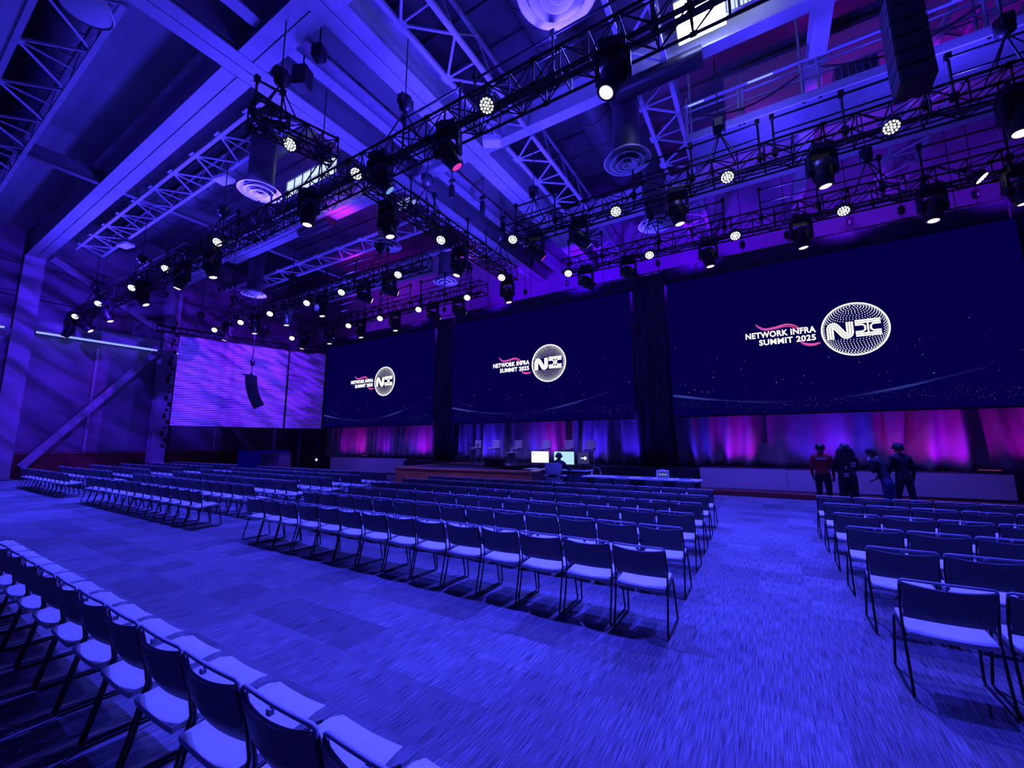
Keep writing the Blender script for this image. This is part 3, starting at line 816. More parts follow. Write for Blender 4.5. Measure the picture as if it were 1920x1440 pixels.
# ------------------------------------------------------------------ side projection screen with louvre lines
def blind_screen(name, label, a, b, z0, z1, n):
    a, b = Vector((*a, 0)), Vector((*b, 0)); d = (b - a); L = d.length; ang = math.atan2(d.y, d.x)
    t = thing(name, label, 'projection screen', (a.x, a.y, z0), ang, 'pale projection screens in the left corner')
    Hh = z1 - z0
    MB().bbox((0, 0.03, 0), (L, 0.06, Hh)).build('backing', 'steel_dull', t)  # dark colour puts the shade of the slat gaps into the backing
    mb = MB(); st = Hh / n
    rr = random.Random(5)
    for k in range(n):
        segs = 14
        def fn(u, v, k=k):
            z = (k + v * 0.80) * st + 0.012 * math.sin(u * 19 + k * 1.7) + 0.008 * math.sin(u * 43 + k * 0.6)
            return (u * L, -0.028 * (1 - v) + 0.004, z)
        mb.grid(fn, segs, 1, False)
        mb.grid(lambda u, v, k=k: (u * L, -0.024 + v * 0.052, k * st + 0.012 * math.sin(u * 19 + k * 1.7) + 0.008 * math.sin(u * 43 + k * 0.6)), segs, 1, False)
    mb.build('louvre_slats', 'blind', t, kind='stuff')
    MB().bbox((-0.03, -0.05, -0.04), (L - 0.02, 0.08, 0.0)).build('frame_bar', 'steel_dull', t)
    MB().bbox((-0.03, -0.05, Hh), (L - 0.02, 0.08, Hh + 0.05)).build('frame_bar', 'steel_dull', t)
    mb = MB()
    for k in range(4): mb.tube((L * (0.1 + 0.27 * k), 0.02, Hh + 0.04), (L * (0.1 + 0.27 * k), 0.02, 7.64 - z0), 0.012, 5)
    mb.build('suspension', 'black_metal', t)
    return t


blind_screen('projection_screen', 'wide pale louvred projection screen hanging along the left wall', A5, B5, 2.70, 7.55, 44)
blind_screen('projection_screen', 'narrow pale louvred projection screen turning the corner to the stage', B5 + Vector((0.05, 0.10)), C5, 2.70, 7.55, 44)

# ------------------------------------------------------------------ stage screens with the logo
def text_mesh(body, size, off):
    c = bpy.data.curves.new('lettering', 'FONT'); c.body = body; c.size = size; c.offset = off; c.extrude = 0.004; c.space_character = 1.06; c.resolution_u = 3
    o = bpy.data.objects.new('lettering', c); COL.objects.link(o)
    bpy.context.view_layer.update()
    me = bpy.data.meshes.new_from_object(o.evaluated_get(bpy.context.evaluated_depsgraph_get()))
    bpy.data.objects.remove(o); bpy.data.curves.remove(c)
    xs = [v.co.x for v in me.vertices]; ys = [v.co.y for v in me.vertices]
    return me, min(xs), max(xs), min(ys), max(ys)


def fit_text(body, x0, x1, z0, z1, y):
    me, a, b, c, d = text_mesh(body, 1.0, 0.022)
    for v in me.vertices:
        v.co = Vector((x0 + (v.co.x - a) / (b - a) * (x1 - x0), y - v.co.z, z0 + (v.co.y - c) / (d - c) * (z1 - z0)))
    me.materials.clear(); me.materials.append(MATS['screen_white'])
    return me


def ribbon(mb, pts, w, y):
    """flat ribbon in the XZ plane; w: number or list of widths"""
    n = len(pts); vs = []
    for i, (x, z) in enumerate(pts):
        a, b = pts[max(i - 1, 0)], pts[min(i + 1, n - 1)]
        dx, dz = b[0] - a[0], b[1] - a[1]; l = math.hypot(dx, dz) or 1
        ww = (w[i] if isinstance(w, list) else w) / 2
        vs += [(x - dz / l * ww, y, z + dx / l * ww), (x + dz / l * ww, y, z - dx / l * ww)]
    mb.add(vs, [(2 * i, 2 * i + 1, 2 * i + 3, 2 * i + 2) for i in range(n - 1)], False)


def spline(pts, n):
    out = []
    P = [pts[0]] + list(pts) + [pts[-1]]
    for i in range(1, len(P) - 2):
        for k in range(n):
            t = k / n
            out.append(tuple(0.5 * (2 * P[i][c] + (P[i + 1][c] - P[i - 1][c]) * t + (2 * P[i - 1][c] - 5 * P[i][c] + 4 * P[i + 1][c] - P[i + 2][c]) * t * t + (3 * P[i][c] - P[i - 1][c] - 3 * P[i + 1][c] + P[i + 2][c]) * t ** 3) for c in (0, 1)))
    out.append(pts[-1]); return out


def tinted(mb, cols, name):
    me = mb.mesh(name, 'screen_attr')
    ca = me.color_attributes.new('tint', 'FLOAT_COLOR', 'CORNER'); i = 0; vals = []
    for f, c in zip(mb.f, cols): vals += [*c, 1.0] * len(f)
    ca.data.foreach_set('color', vals)
    return me


CX, CZ, CR = 1.0, 2.83, 0.92          # logo circle centre and radius, from the screen's bottom middle
YF = -0.014
# sphere of dots
mb = MB(); tilt = Matrix.Rotation(0.5, 3, 'X') @ Matrix.Rotation(0.35, 3, 'Y')
for la in range(-17, 18):
    ph = la * PI / 36
    nn = max(4, int(66 * math.cos(ph)))
    for k in range(nn):
        th = 2 * PI * k / nn + (la % 2) * PI / nn
        p = tilt @ Vector((math.cos(ph) * math.cos(th), math.sin(ph), math.cos(ph) * math.sin(th)))
        if p.z < -0.15: continue
        r = 0.0145 + 0.006 * (1 - p.z)
        x, z = CX + p.x * CR, CZ + p.y * CR
        mb.add([(x - r, YF, z), (x, YF, z - r), (x + r, YF, z), (x, YF, z + r)], [(0, 1, 2, 3)], False)
rim = [(CX + CR * math.cos(2 * PI * k / 72), CZ + CR * math.sin(2 * PI * k / 72)) for k in range(73)]
ribbon(mb, rim, 0.034, YF - 0.001)
sphere_me = mb.mesh('globe_dots', 'screen_white')
# dark ground behind the monogram, then the three-line monogram
mb = MB()
ribbon(mb, [(CX - 0.82, CZ - 0.02), (CX - 0.4, CZ - 0.02), (CX + 0.4, CZ - 0.02), (CX + 0.76, CZ - 0.02)], [0.52, 0.60, 0.60, 0.42], YF - 0.002)
ground_me = mb.mesh('monogram_ground', 'screen_navy')
mb = MB(); sw = 0.052; Y3 = YF - 0.004


def nstroke(o):
    x0, x1, x2, x3 = CX - 0.75, CX - 0.56, CX - 0.22, CX - 0.06
    zb, zt = CZ - 0.30, CZ + 0.27
    pts = [(x0 + o, zb), (x0 + o, zt - 0.20)]
    for k in range(9):
        a = PI - k * PI * 0.76 / 8
        pts.append((x0 + 0.17 + (0.17 - o) * math.cos(a), zt - 0.20 + (0.19 - o) * math.sin(a)))
    for k in range(9):
        a = PI * 1.24 + k * PI * 0.76 / 8
        pts.append((x3 - 0.17 + (0.17 - 0.14 + o) * math.cos(a), zb + 0.20 + (0.19 - 0.14 + o) * math.sin(a)))
    pts += [(x3 - 0.14 + o, zt)]
    return pts


for o in (0, 0.072, 0.144): ribbon(mb, nstroke(o), sw, Y3)
xa, xb, xm = CX + 0.02, CX + 0.70, CX + 0.36
for i, o in enumerate((0, 0.072, 0.144)):
    zt, zb = CZ + 0.27 - o, CZ - 0.26 + o
    if i < 2:
        ribbon(mb, [(xa, zt), (xb, zt)], sw, Y3); ribbon(mb, [(xa, zb), (xb, zb)], sw, Y3)
    else:
        for s in (-1, 1):
            ribbon(mb, [(xm + s * 0.34, zt), (xm + s * 0.14, zt), (xm + s * 0.075, zt - 0.06), (xm + s * 0.075, zb + 0.06), (xm + s * 0.14, zb), (xm + s * 0.34, zb)], sw, Y3)
ribbon(mb, [(xm, CZ + 0.18), (xm, CZ - 0.17)], sw * 0.8, Y3)
mono_me = mb.mesh('monogram', 'screen_white')
line1_me = fit_text('NETWORK INFRA', -2.28, -0.08, 2.87, 3.10, YF)
line2_me = fit_text('SUMMIT 2025', -1.85, -0.10, 2.58, 2.80, YF)
# pink ribbon flourish
mb = MB(); cols = []
for o, c0, c1, ww in ((0, (0.55, 0.08, 0.45), (1.0, 0.12, 0.30), 0.055), (-0.05, (0.25, 0.05, 0.5), (0.75, 0.06, 0.35), 0.035)):
    up = spline([(-1.92, 3.43 + o), (-1.80, 3.30 + o), (-1.62, 3.20 + o), (-1.30, 3.22 + o), (-0.95, 3.28 + o * 1.4), (-0.70, 3.20 + o * 1.6), (-0.50, 3.02 + o)], 6)
    dn = spline([(-0.60, 2.66 + o), (-0.45, 2.50 + o), (-0.22, 2.44 + o), (0.02, 2.47 + o * 0.4)], 6)
    for pts in (up, dn):
        n0 = len(mb.f)
        n = len(pts); ribbon(mb, pts, [ww * (0.25 + 0.9 * math.sin(PI * i / (n - 1)) ** 0.7) for i in range(n)], YF - 0.001 - o * 0.02)
        for i in range(len(mb.f) - n0):
            f = i / (n - 1)
            cols.append(tuple(a + (b - a) * f for a, b in zip(c0, c1)))
swoosh_me = tinted(mb, cols, 'ribbon_flourish')
# glowing wave of particles along the bottom and sparkles
mb = MB(); cols = []; rs = random.Random(11)
wave = spline([(-5.05, 0.86), (-3.6, 0.62), (-2.1, 0.45), (-0.6, 0.40), (0.8, 0.52), (2.0, 0.72), (3.1, 0.98), (4.0, 1.2)], 14)
n = len(wave)
for k in range(3):
    n0 = len(mb.f)
    ribbon(mb, [(x, z + (k - 1) * 0.035 * math.sin(x)) for x, z in wave], [0.028 if k == 1 else 0.05 for _ in wave], YF - 0.001 * k)
    for i in range(len(mb.f) - n0):
        x = wave[i][0]; f = max(math.exp(-((x + 4.6) / 1.9) ** 2), 0.7 * math.exp(-((x - 2.2) / 1.1) ** 2)) * (0.6 if k == 1 else 0.10) + 0.003
        cols.append((0.10 * f + 0.002, 0.16 * f + 0.0006, 0.95 * f + 0.058))
for k in range(520):
    x = rs.uniform(-5.0, 5.0); u = rs.random(); z = 0.34 + 0.10 * math.sin(x * 0.9) + rs.gauss(0, 0.10) + 0.05 * abs(x) * rs.random()
    if z < 0.03: continue
    r = rs.uniform(0.004, 0.011); b = rs.random() ** 2 * 0.35 + 0.06
    mb.add([(x - r, YF, z), (x, YF, z - r), (x + r, YF, z), (x, YF, z + r)], [(0, 1, 2, 3)], False); cols.append((b * 0.35, b * 0.4, b * 1.1))
for k in range(46):
    x = rs.uniform(-4.9, 5.0); z = 0.9 + rs.random() ** 2 * 2.0; r = rs.uniform(0.007, 0.018); b = rs.uniform(0.15, 0.7)
    mb.add([(x - r, YF, z), (x, YF, z - r), (x + r, YF, z), (x, YF, z + r)], [(0, 1, 2, 3)], False); cols.append((b * 0.5, b * 0.55, b))
wave_me = tinted(mb, cols, 'particle_wave')
SW, SH, SZ = 10.18, 5.72, 2.84
for xc, lab in ((-21.5, 'dark navy stage screen with the white globe logo, left and farthest of three'), (-9.85, 'dark navy stage screen with the white globe logo, above the bar stools'), (1.93, 'dark navy stage screen with the white globe logo, right and largest, behind the standing people')):
    t = thing('stage_screen', lab, 'screen', (xc, 18.0, SZ), 0, 'stage screens')
    MB().bbox((-SW / 2, 0, 0), (SW / 2, 0.10, SH)).build('display_face', 'screen_navy', t)
    for z in (-0.05, SH): MB().bbox((-SW / 2 - 0.04, 0.02, z), (SW / 2 + 0.04, 0.10, z + 0.05)).build('frame_bar', 'black_metal', t)
    for x in (-3.9, 0.0, 3.9): MB().tube((x, 0.06, SH + 0.03), (x, 0.06, 14.0 - SZ), 0.012, 6).build('hanger_cable', 'black_metal', t)
    lo = link('logo', sphere_me, t)
    link('monogram_ground', ground_me, lo); link('monogram', mono_me, lo)
    link('ribbon_flourish', swoosh_me, lo); link('lettering', line1_me, lo); link('lettering', line2_me, lo)
    link('particle_wave', wave_me, t)


# ------------------------------------------------------------------ drapes and curtains
def curtain(name, label, cat, x0, x1, y, z0, z1, m, fold=0.42, amp=0.11, seed=1, lean=0.0, group=None):
    rr = random.Random(seed); ph = [rr.uniform(0, 6.28) for _ in range(5)]
    L = x1 - x0; nu = max(8, int(L / fold * 8))
    def fn(u, v):
        x = x0 + u * L; w = x / fold * 2 * PI
        a = amp * (0.6 + 0.4 * math.sin(x * 0.9 + ph[0])) * (0.75 + 0.5 * (1 - v))
        yy = a * math.sin(w + 1.2 * math.sin(x * 0.8 + ph[1])) + 0.4 * a * math.sin(w * 0.43 + ph[2])
        sway = lean * (1 - v) * math.sin(x * 1.3 + ph[3])
        return (x + sway, y + yy, z0 + v * (z1 - z0))
    o = MB().grid(fn, nu, 8).build(name, m, None, label=label, cat=cat, group=group)
    md = o.modifiers.new('thickness', 'SOLIDIFY'); md.thickness = 0.012
    return o


curtain('stage_curtain', 'magenta and violet lit curtain below the left screen', 'curtain', -27.5, -16.4, 18.55, 0.83, 3.3, 'velvet', 0.52, 0.20, 3, 0.12, 'pleated stage curtains')
curtain('stage_curtain', 'blue lit curtain behind the bar stools', 'curtain', -15.3, -4.6, 18.55, 0.83, 3.3, 'velvet', 0.58, 0.22, 4, 0.14, 'pleated stage curtains')
curtain('stage_curtain', 'magenta lit curtain behind the standing people', 'curtain', -3.3, 7.2, 18.65, 0.83, 3.3, 'velvet', 0.80, 0.26, 9, 0.22, 'pleated stage curtains')
for xa_, xb_, zt, lab in ((-26.7, -16.3, 9.225, 'left'), (-15.05, -4.65, 9.27, 'middle'), (-3.3, 8.2, 9.31, 'right')):
    curtain('header_drape', 'black header drape along the top of the %s stage screen' % lab, 'drape', xa_, min(xb_, 7.0), 18.25, 8.62, zt, 'drape', 0.5, 0.03, 5, 0, 'black drapes around the screens')
for xa_, xb_, zt, lab in ((-16.30, -15.03, 9.05, 'tall black drape between left and middle stage screens'), (-4.66, -3.27, 9.2, 'tall black drape between middle and right stage screens'), (-27.9, -26.5, 9.1, 'black drape closing the gap left of the left screen')):
    curtain('leg_drape', lab, 'drape', xa_, xb_, 18.12, 0.82, zt, 'drape', 0.40, 0.07, 6, 0.03, 'black drapes around the screens')
curtain('leg_drape', 'black drape at the right end of the stage', 'drape', 7.1, 8.6, 18.3, 0.0, 9.3, 'drape', 0.5, 0.10, 8, 0.1, 'black drapes around the screens')
curtain('masking_drape', 'black masking drape below the narrow corner projection screen', 'drape', -30.4, -26.7, 18.0, 0.0, 3.4, 'drape', 0.4, 0.06, 12, 0.0, 'black drapes around the screens')
t = thing('drape_pipe', 'black pipe along the tops of the screen drapes with chain hoists', 'pipe', (0, 18.27, 9.36))
MB().tube((-27.8, 0, -0.12), (8.4, 0, 0.02), 0.03, 8).build('pipe', 'black_metal', t)
for x in (-26, -20.3, -15.9, -12.7, -10.3, -7.9, -5.0, -3.5, -1.7, -0.2, 1.3, 3.2, 4.6, 6.4):
    mb = MB().lathe([(0.04, -0.16), (0.10, -0.1), (0.10, 0.1), (0.04, 0.16)], 10, origin=(x, 0, 0.35)).tube((x, 0, 0.0), (x, 0, 0.25), 0.014, 6)
    c = mb.build('chain_motor', 'black_plastic', t)
    MB().tube((x, 0, 0.5), (x, 0, 4.7), 0.012, 6).build('hoist_chain', 'black_metal', c)

# ------------------------------------------------------------------ stage
ZS = 0.80
t = thing('stage', 'dark stage deck with a curved wooden front edge below the bar stools', 'stage', (0, 0, 0))
poly = [(-17.2, 16.7), (-12.3, 16.7), (-12.25, 11.55), (-11.0, 11.53), (-7.0, 11.95), (-6.72, 12.08), (-6.66, 12.35), (-6.85, 12.62), (-9.1, 13.4), (-9.1, 16.7), (-2.2, 16.7), (-2.2, 19.2), (-17.2, 19.2)]
MB().prism(poly, 0.0, ZS - 0.03).build('platform', 'stage_dark', t)
MB().prism(poly, ZS - 0.03, ZS).build('deck', 'stage_dark', t)
edge = [(-12.27, 16.0), (-12.27, 11.53), (-11.0, 11.51), (-7.0, 11.93), (-6.70, 12.06), (-6.63, 12.35), (-6.83, 12.64)]
mb = MB()
for (x0, y0), (x1, y1) in zip(edge[:-1], edge[1:]):
    mb.beam((x0, y0, 0.40), (x1, y1, 0.40), 0.05, 0.78)
mb.build('wooden_fascia', 'wood_tan', t)
mb = MB()
for (x0, y0), (x1, y1) in zip(edge[:-1], edge[1:]):
    mb.beam((x0, y0 + 0.08, ZS + 0.015), (x1, y1 + 0.08, ZS + 0.015), 0.34, 0.05)
mb.build('wooden_edge', 'wood_tan', t)
for xa_, xb_, ya, yb, za, lab in ((-24.4, -17.26, 17.2, 16.95, 0.05, 'left'), (-2.14, 5.9, 16.72, 17.42, 0.16, 'right')):
    d = Vector((xb_ - xa_, yb - ya, 0)); L = d.length
    w = thing('stage_wing', 'long low white stage wing front below the %s screen curtain' % lab, 'stage wing', (xa_, ya, za), math.atan2(d.y, d.x), 'white stage wing fronts')
    n = 3
    for k in range(n):
        bevel(MB().bbox((L * k / n + 0.004, 0, 0), (L * (k + 1) / n - 0.004, 0.06, 0.88 - za)).build('front_panel', 'fascia_white', w), 0.006)
    MB().bbox((0, 0.0, 0.88 - za - 0.02), (L, 0.9, 0.88 - za)).build('top_board', 'stage_dark', w)
    MB().bbox((0.05, 0.08, 0.0), (L - 0.05, 0.9, 0.86 - za)).build('carcass', 'stage_dark', w)
st = thing('stage_step', 'low red brown wooden step in front of the right stage wing', 'step', (0, 0, 0))
for k in range(8):
    bevel(MB().bbox((-2.25 + k * 1.2, 16.06, 0.0), (-2.25 + (k + 1) * 1.2 - 0.006, 16.72, 0.155)).build('plank', 'wood_red', st), 0.008)
# blue tape mark and floor lamp
bx = thing('dark_crate', 'low dark crate by the left wall below the projection screen', 'crate', (-27.9, 15.6, 0))
bevel(MB().bbox((-1.1, -0.4, 0), (1.1, 0.4, 1.05)).build('body', 'wall_panel', bx), 0.02)
MB().bbox((-1.12, -0.42, 1.05), (1.12, 0.42, 1.10)).build('lid', 'deck_light', bx)
MB().bbox((-0.2, -0.43, 0.6), (0.2, -0.4, 0.66)).build('handle', 'chrome', bx)
pl = thing('pilot_light', 'tiny bright floor lamp in front of the black masking drape', 'lamp', (-25.9, 17.2, 0.0))
MB().lathe([(0.10, 0), (0.10, 0.02), (0.02, 0.03), (0.02, 0.58)], 10).build('stand', 'black_metal', pl)
MB().lathe([(0.02, 0.58), (0.06, 0.62), (0.06, 0.68), (0.02, 0.72)], 10).build('bulb', 'pilot_lamp', pl)

# uplights at the foot of the curtains
M1, M2, V1, B1 = (0.50, 0.0, 0.70), (0.55, 0.0, 0.46), (0.30, 0.0, 1.0), (0.05, 0.012, 1.0)
for x, dx, c, p in ((-25.4, 1.2, M1, 110), (-23.6, 1.0, M2, 120), (-22.4, -1.3, M1, 150), (-20.8, 1.3, B1, 150), (-20.2, -0.8, V1, 120), (-18.9, 1.2, B1, 130), (-18.0, 1.0, V1, 170), (-17.0, -1.0, M1, 110),
                   (-14.8, 1.2, B1, 240), (-13.2, 1.4, B1, 220), (-12.0, -1.2, B1, 260), (-10.4, 1.2, B1, 240), (-9.2, 0.6, M2, 120), (-8.6, -0.7, V1, 120), (-7.4, 1.2, B1, 260), (-6.2, -1.0, B1, 300), (-5.2, 0.4, B1, 200),
                   (-2.6, 0.8, B1, 160), (-1.4, 0.6, V1, 230), (-0.2, -1.0, M1, 120), (0.6, 1.2, B1, 170), (1.9, 0.8, B1, 220), (2.6, -1.0, V1, 150), (3.3, 1.0, M2, 130), (4.4, 1.0, M1, 170), (5.4, -1.0, V1, 200), (6.4, 0.6, M1, 150)):
    spot('curtain_uplight', (x, 17.62, 0.95), (x + dx, 18.75, 2.3), p * 0.64, c, 76, 0.9, 0.04)
for x, lab in ((-22.0, 'left'), (5.6, 'right')):
    f = thing('floor_uplight', 'small uplight bar glowing on the %s stage wing top' % lab, 'uplight', (x, 17.95, 0.88))
    bevel(MB().box((0, 0, 0.04), (0.5, 0.1, 0.08)).build('body', 'black_metal', f), 0.01)
    MB().box((0, 0, 0.083), (0.46, 0.06, 0.006)).build('led_face', 'lens_pink', f)

# ------------------------------------------------------------------ bar stools and side table on the stage
def stool():
    t = thing('bar_stool', 'stool', 'bar stool')
    bevel(MB().box((0, 0, 0.70), (0.44, 0.44, 0.09)).build('seat', 'stool_fabric', t), 0.025, 3)
    R = Matrix.Rotation(-0.10, 3, 'X')
    bevel(MB().box((0, 0.20, 0.90), (0.44, 0.07, 0.36), R).build('backrest', 'stool_fabric', t), 0.025, 3)
    for sx in (-1, 1):
        for sy in (-1, 1):
            MB().beam((0.19 * sx, 0.19 * sy, 0.66), (0.21 * sx, 0.21 * sy, 0.0), 0.026, 0.026).build('leg', 'chrome', t)
    mb = MB()
    for a, b in (((-1, -1), (1, -1)), ((1, -1), (1, 1)), ((1, 1), (-1, 1)), ((-1, 1), (-1, -1))):
        mb.beam((0.2 * a[0], 0.2 * a[1], 0.24), (0.2 * b[0], 0.2 * b[1], 0.24), 0.02, 0.02)
    mb.build('footrest', 'chrome', t)
    return t


s0 = stool()
for i, x in enumerate((-12.43, -10.99, -9.76, -8.55, -7.42, -6.41)):
    lab = 'pale grey bar stool on the stage, %s from the left' % ORD[i + 1] + (', white paper on its back' if i == 0 else ', against the blue curtain')
    o = s0 if i == 0 else copy_tree(s0)
    o.location = (x, 16.9 if x > -9.1 or x < -12 else 16.4, ZS); o.rotation_euler = (0, 0, -0.12 + 0.05 * i)
    if i in (1, 2): o.location.y = 16.4
    o['label'] = lab; o['group'] = 'bar stools on the stage'
pp = thing('paper_sheet', 'white folded paper hooked over the leftmost bar stool back', 'paper', (-12.43, 17.035, 1.68))
mbp = MB(); mbp.add([(-0.10, -0.075, 0.215), (0.10, -0.075, 0.215), (0.02, -0.070, 0.08), (-0.04, -0.070, 0.08), (-0.10, -0.069, 0.215), (0.10, -0.069, 0.215), (0.02, -0.064, 0.08), (-0.04, -0.064, 0.08)], [(0, 3, 2, 1), (4, 5, 6, 7), (0, 1, 5, 4), (1, 2, 6, 5), (2, 3, 7, 6), (3, 0, 4, 7)], False)
mbp.build('sheet', 'paper', pp)
t = thing('pedestal_table', 'small pale pedestal table with flared base between the stools', 'table', (-9.62, 15.75, ZS))
MB().lathe([(0.24, 0), (0.22, 0.06), (0.15, 0.42), (0.14, 0.5)], 24).build('pedestal', 'stool_fabric', t)
MB().lathe([(0.30, 0.5), (0.32, 0.51), (0.32, 0.54), (0.30, 0.55)], 28).build('table_top', 'stool_fabric', t)
g = thing('water_glass', 'small drinking glass on the pedestal table on stage', 'glass', (-9.62, 15.75, ZS + 0.552))
MB().lathe([(0.03, 0), (0.035, 0.09), (0.031, 0.09), (0.027, 0.01)], 14).build('tumbler', 'table_white', g)
for x, y, lab in ((-13.3, 17.0, 'black wedge monitor speaker at the left of the stools'), (-9.75, 14.6, 'black wedge monitor speaker in front of the second stool'), (-7.9, 17.4, 'low black road case behind the fourth stool')):
    w = thing('stage_monitor', lab, 'speaker', (x, y, ZS), 0.1)
    mb = MB(); poly_ = [(-0.25, 0), (0.25, 0), (0.25, 0.12), (0.02, 0.34), (-0.25, 0.30)]
    vs = [(sx * 0.34, a, b) for sx in (-1, 1) for a, b in poly_]
    mb.add(vs, [(4, 3, 2, 1, 0), (5, 6, 7, 8, 9)] + [(i, (i + 1) % 5, (i + 1) % 5 + 5, i + 5) for i in range(5)], False)
    c = bevel(mb.build('cabinet', 'black_plastic', w), 0.01)
    MB().box((0, 0.15, 0.24), (0.60, 0.24, 0.01), Matrix.Rotation(-0.76, 3, 'X')).build('grille', 'black_metal', c)

# ------------------------------------------------------------------ audience chairs
def chair():
    """stacking chair, faces +Y; origin on the floor below the back's top edge"""
    t = thing('stacking_chair', 'chair', 'chair')
    W = 0.235
    # seat: slightly dished slab with a rounded front
    def seat(u, v):
        x = (u - 0.5) * 0.45; y = 0.005 + v * 0.455
        hw = 1.0 - 0.10 * max(0, (v - 0.75) / 0.25) ** 2
        z = 0.412 + 0.045 * v + 0.010 * (2 * u - 1) ** 2 - 0.018 * max(0, (v - 0.85) / 0.15) ** 2
        return (x * hw, y, z), (0, -0.05 + 0.3 * max(0, v - 0.8), 1)
    MB().sheet(seat, 8, 8, 0.028).build('seat', 'chair_seat', t)
    # back shell: curved in plan (middle bulges away from the sitter), leans back
    def back(u, v):
        s = 2 * u - 1; x = s * (0.242 - 0.012 * (1 - v)); z = 0.505 + v * (0.238 + 0.022 * s * s)
        y = 0.075 - 0.075 * v - 0.030 * (1 - s * s) + 0.018 * max(0, 0.25 - v) * 4
        return (x, y, z), (-0.16 * s, 1.0, 0.25)
    MB().sheet(back, 12, 7, 0.016).build('backrest', 'chair_shell', t)
    MB().path([(-0.245, 0.006, 0.745), (-0.244, 0.004, 0.768), (-0.228, 0.0, 0.778), (-0.11, -0.006, 0.778), (0.0, -0.008, 0.778), (0.11, -0.006, 0.778), (0.228, 0.0, 0.778), (0.244, 0.004, 0.768), (0.245, 0.006, 0.745)], 0.0095, 7).build('top_rail', 'chair_rail', t)
    MB().box((0, -0.022, 0.764), (0.022, 0.02, 0.022)).build('rail_clip', 'chair_rail', t)
    for s in (-1, 1):
        MB().path([(s * 0.245, 0.008, 0.75), (s * 0.247, 0.05, 0.60), (s * 0.243, 0.075, 0.45), (s * 0.243, 0.02, 0.20), (s * 0.245, -0.03, 0.018), (s * 0.245, 0.0, 0.011), (s * 0.245, 0.44, 0.011), (s * 0.245, 0.47, 0.02), (s * 0.235, 0.43, 0.25), (s * 0.225, 0.42, 0.405), (s * 0.225, 0.38, 0.412), (s * 0.240, 0.075, 0.385)], 0.0095, 6).build('sled_leg', 'chair_frame', t)
    MB().tube((-0.235, 0.1, 0.376), (0.235, 0.1, 0.376), 0.009, 6).build('crossbar', 'chair_frame', t)
    MB().tube((-0.226, 0.38, 0.405), (0.226, 0.38, 0.405), 0.009, 6).build('crossbar', 'chair_frame', t)
    return t


chair0 = chair(); c_used = [False]
PITCH_X, PITCH_Y = 0.533, 1.12
rc = random.Random(21)


def place_chair(x, y, label, group, rz=0.0):
    o = chair0 if not c_used[0] else copy_tree(chair0); c_used[0] = True
    o.location = (x, y, 0); o.rotation_euler = (0, 0, rz + rc.uniform(-0.015, 0.015))
    o['label'] = label; o['group'] = group


ROWS = ['rear', 'second', 'third', 'fourth', 'fifth', 'front']


def block(name, right, left_n, y0, end='right'):
    for i in range(6):
        r, n = right(i), left_n(i); y = y0 + i * PITCH_Y
        rowname = ROWS[i] + ' row' + (' from back' if 0 < i < 5 else '')
        for k in range(n):
            x = r - PITCH_X * (k + 0.5) if end == 'right' else r + PITCH_X * (k + 0.5)
            place_chair(x, y + rc.uniform(-0.012, 0.012), 'grey stacking chair, %s from %s end, %s, %s' % (ORD[k + 1], end, rowname, name), 'chairs in the %s' % name)


block('middle seating block', lambda i: -0.85 - 0.03 * i, lambda i: 14 if i < 3 else 15, 4.15)
block('left seating block', lambda i: -10.14 - 0.14 * i, lambda i: 14 if i < 3 else 15, 4.15)
block('far left seating block', lambda i: -19.45 - 0.2 * i, lambda i: 12 if i < 2 else 13, 4.15)
block('right seating block', lambda i: 0.73, lambda i: (3, 4, 4, 5, 6, 7)[i], 4.15, 'left')
for k in range(15):
    place_chair(-0.865 - PITCH_X * (k + 0.5) + 0.02, 0.995, 'grey stacking chair in the single nearest row, %s from its right end' % ORD[k + 1], 'chairs in the nearest row')
for k, x in enumerate((-4.10, -3.56, -2.65, -1.88)):
    place_chair(x, 11.75, 'grey stacking chair drawn up to the long white table, %s from the left' % ORD[k + 1], 'chairs at the long white table')

# ------------------------------------------------------------------ control desk
t = thing('control_desk', 'white topped control desk with three monitors, beside the curved stage edge', 'desk', (-6.6, 14.1, 0))
bevel(MB().bbox((-1.30, -0.38, 0.775), (1.28, 0.38, 0.80)).build('desk_top', 'table_white', t), 0.006)
MB().bbox((-1.26, -0.34, 0.08), (1.24, -0.32, 0.77)).build('modesty_skirt', 'drape', t)
for x in (-1.2, 1.18):
    MB().bbox((x - 0.03, -0.3, 0.0), (x + 0.03, 0.3, 0.04)).bbox((x - 0.025, -0.03, 0.04), (x + 0.025, 0.03, 0.775)).build('leg', 'black_metal', t)


def monitor(label, x0, x1, z0, z1, y, face, rz=0.0):
    w, h = x1 - x0, z1 - z0
    m = thing('monitor', label, 'monitor', ((x0 + x1) / 2, y, 0.80), rz, 'screens on the control desk')
    bevel(MB().bbox((-w / 2 - 0.02, 0, z0 - 0.82), (w / 2 + 0.02, 0.05, z1 - 0.78)).build('casing', 'black_plastic', m), 0.006)
    f = MB().bbox((-w / 2, -0.004, z0 - 0.80), (w / 2, 0.002, z1 - 0.80)).build('display', face, m)
    MB().bbox((-0.03, 0.02, 0.01), (0.03, 0.06, z0 - 0.78)).build('stand', 'black_metal', m)
    MB().lathe([(0.12, 0), (0.12, 0.012), (0.03, 0.02)], 16).build('foot', 'black_metal', m)
    return m, f


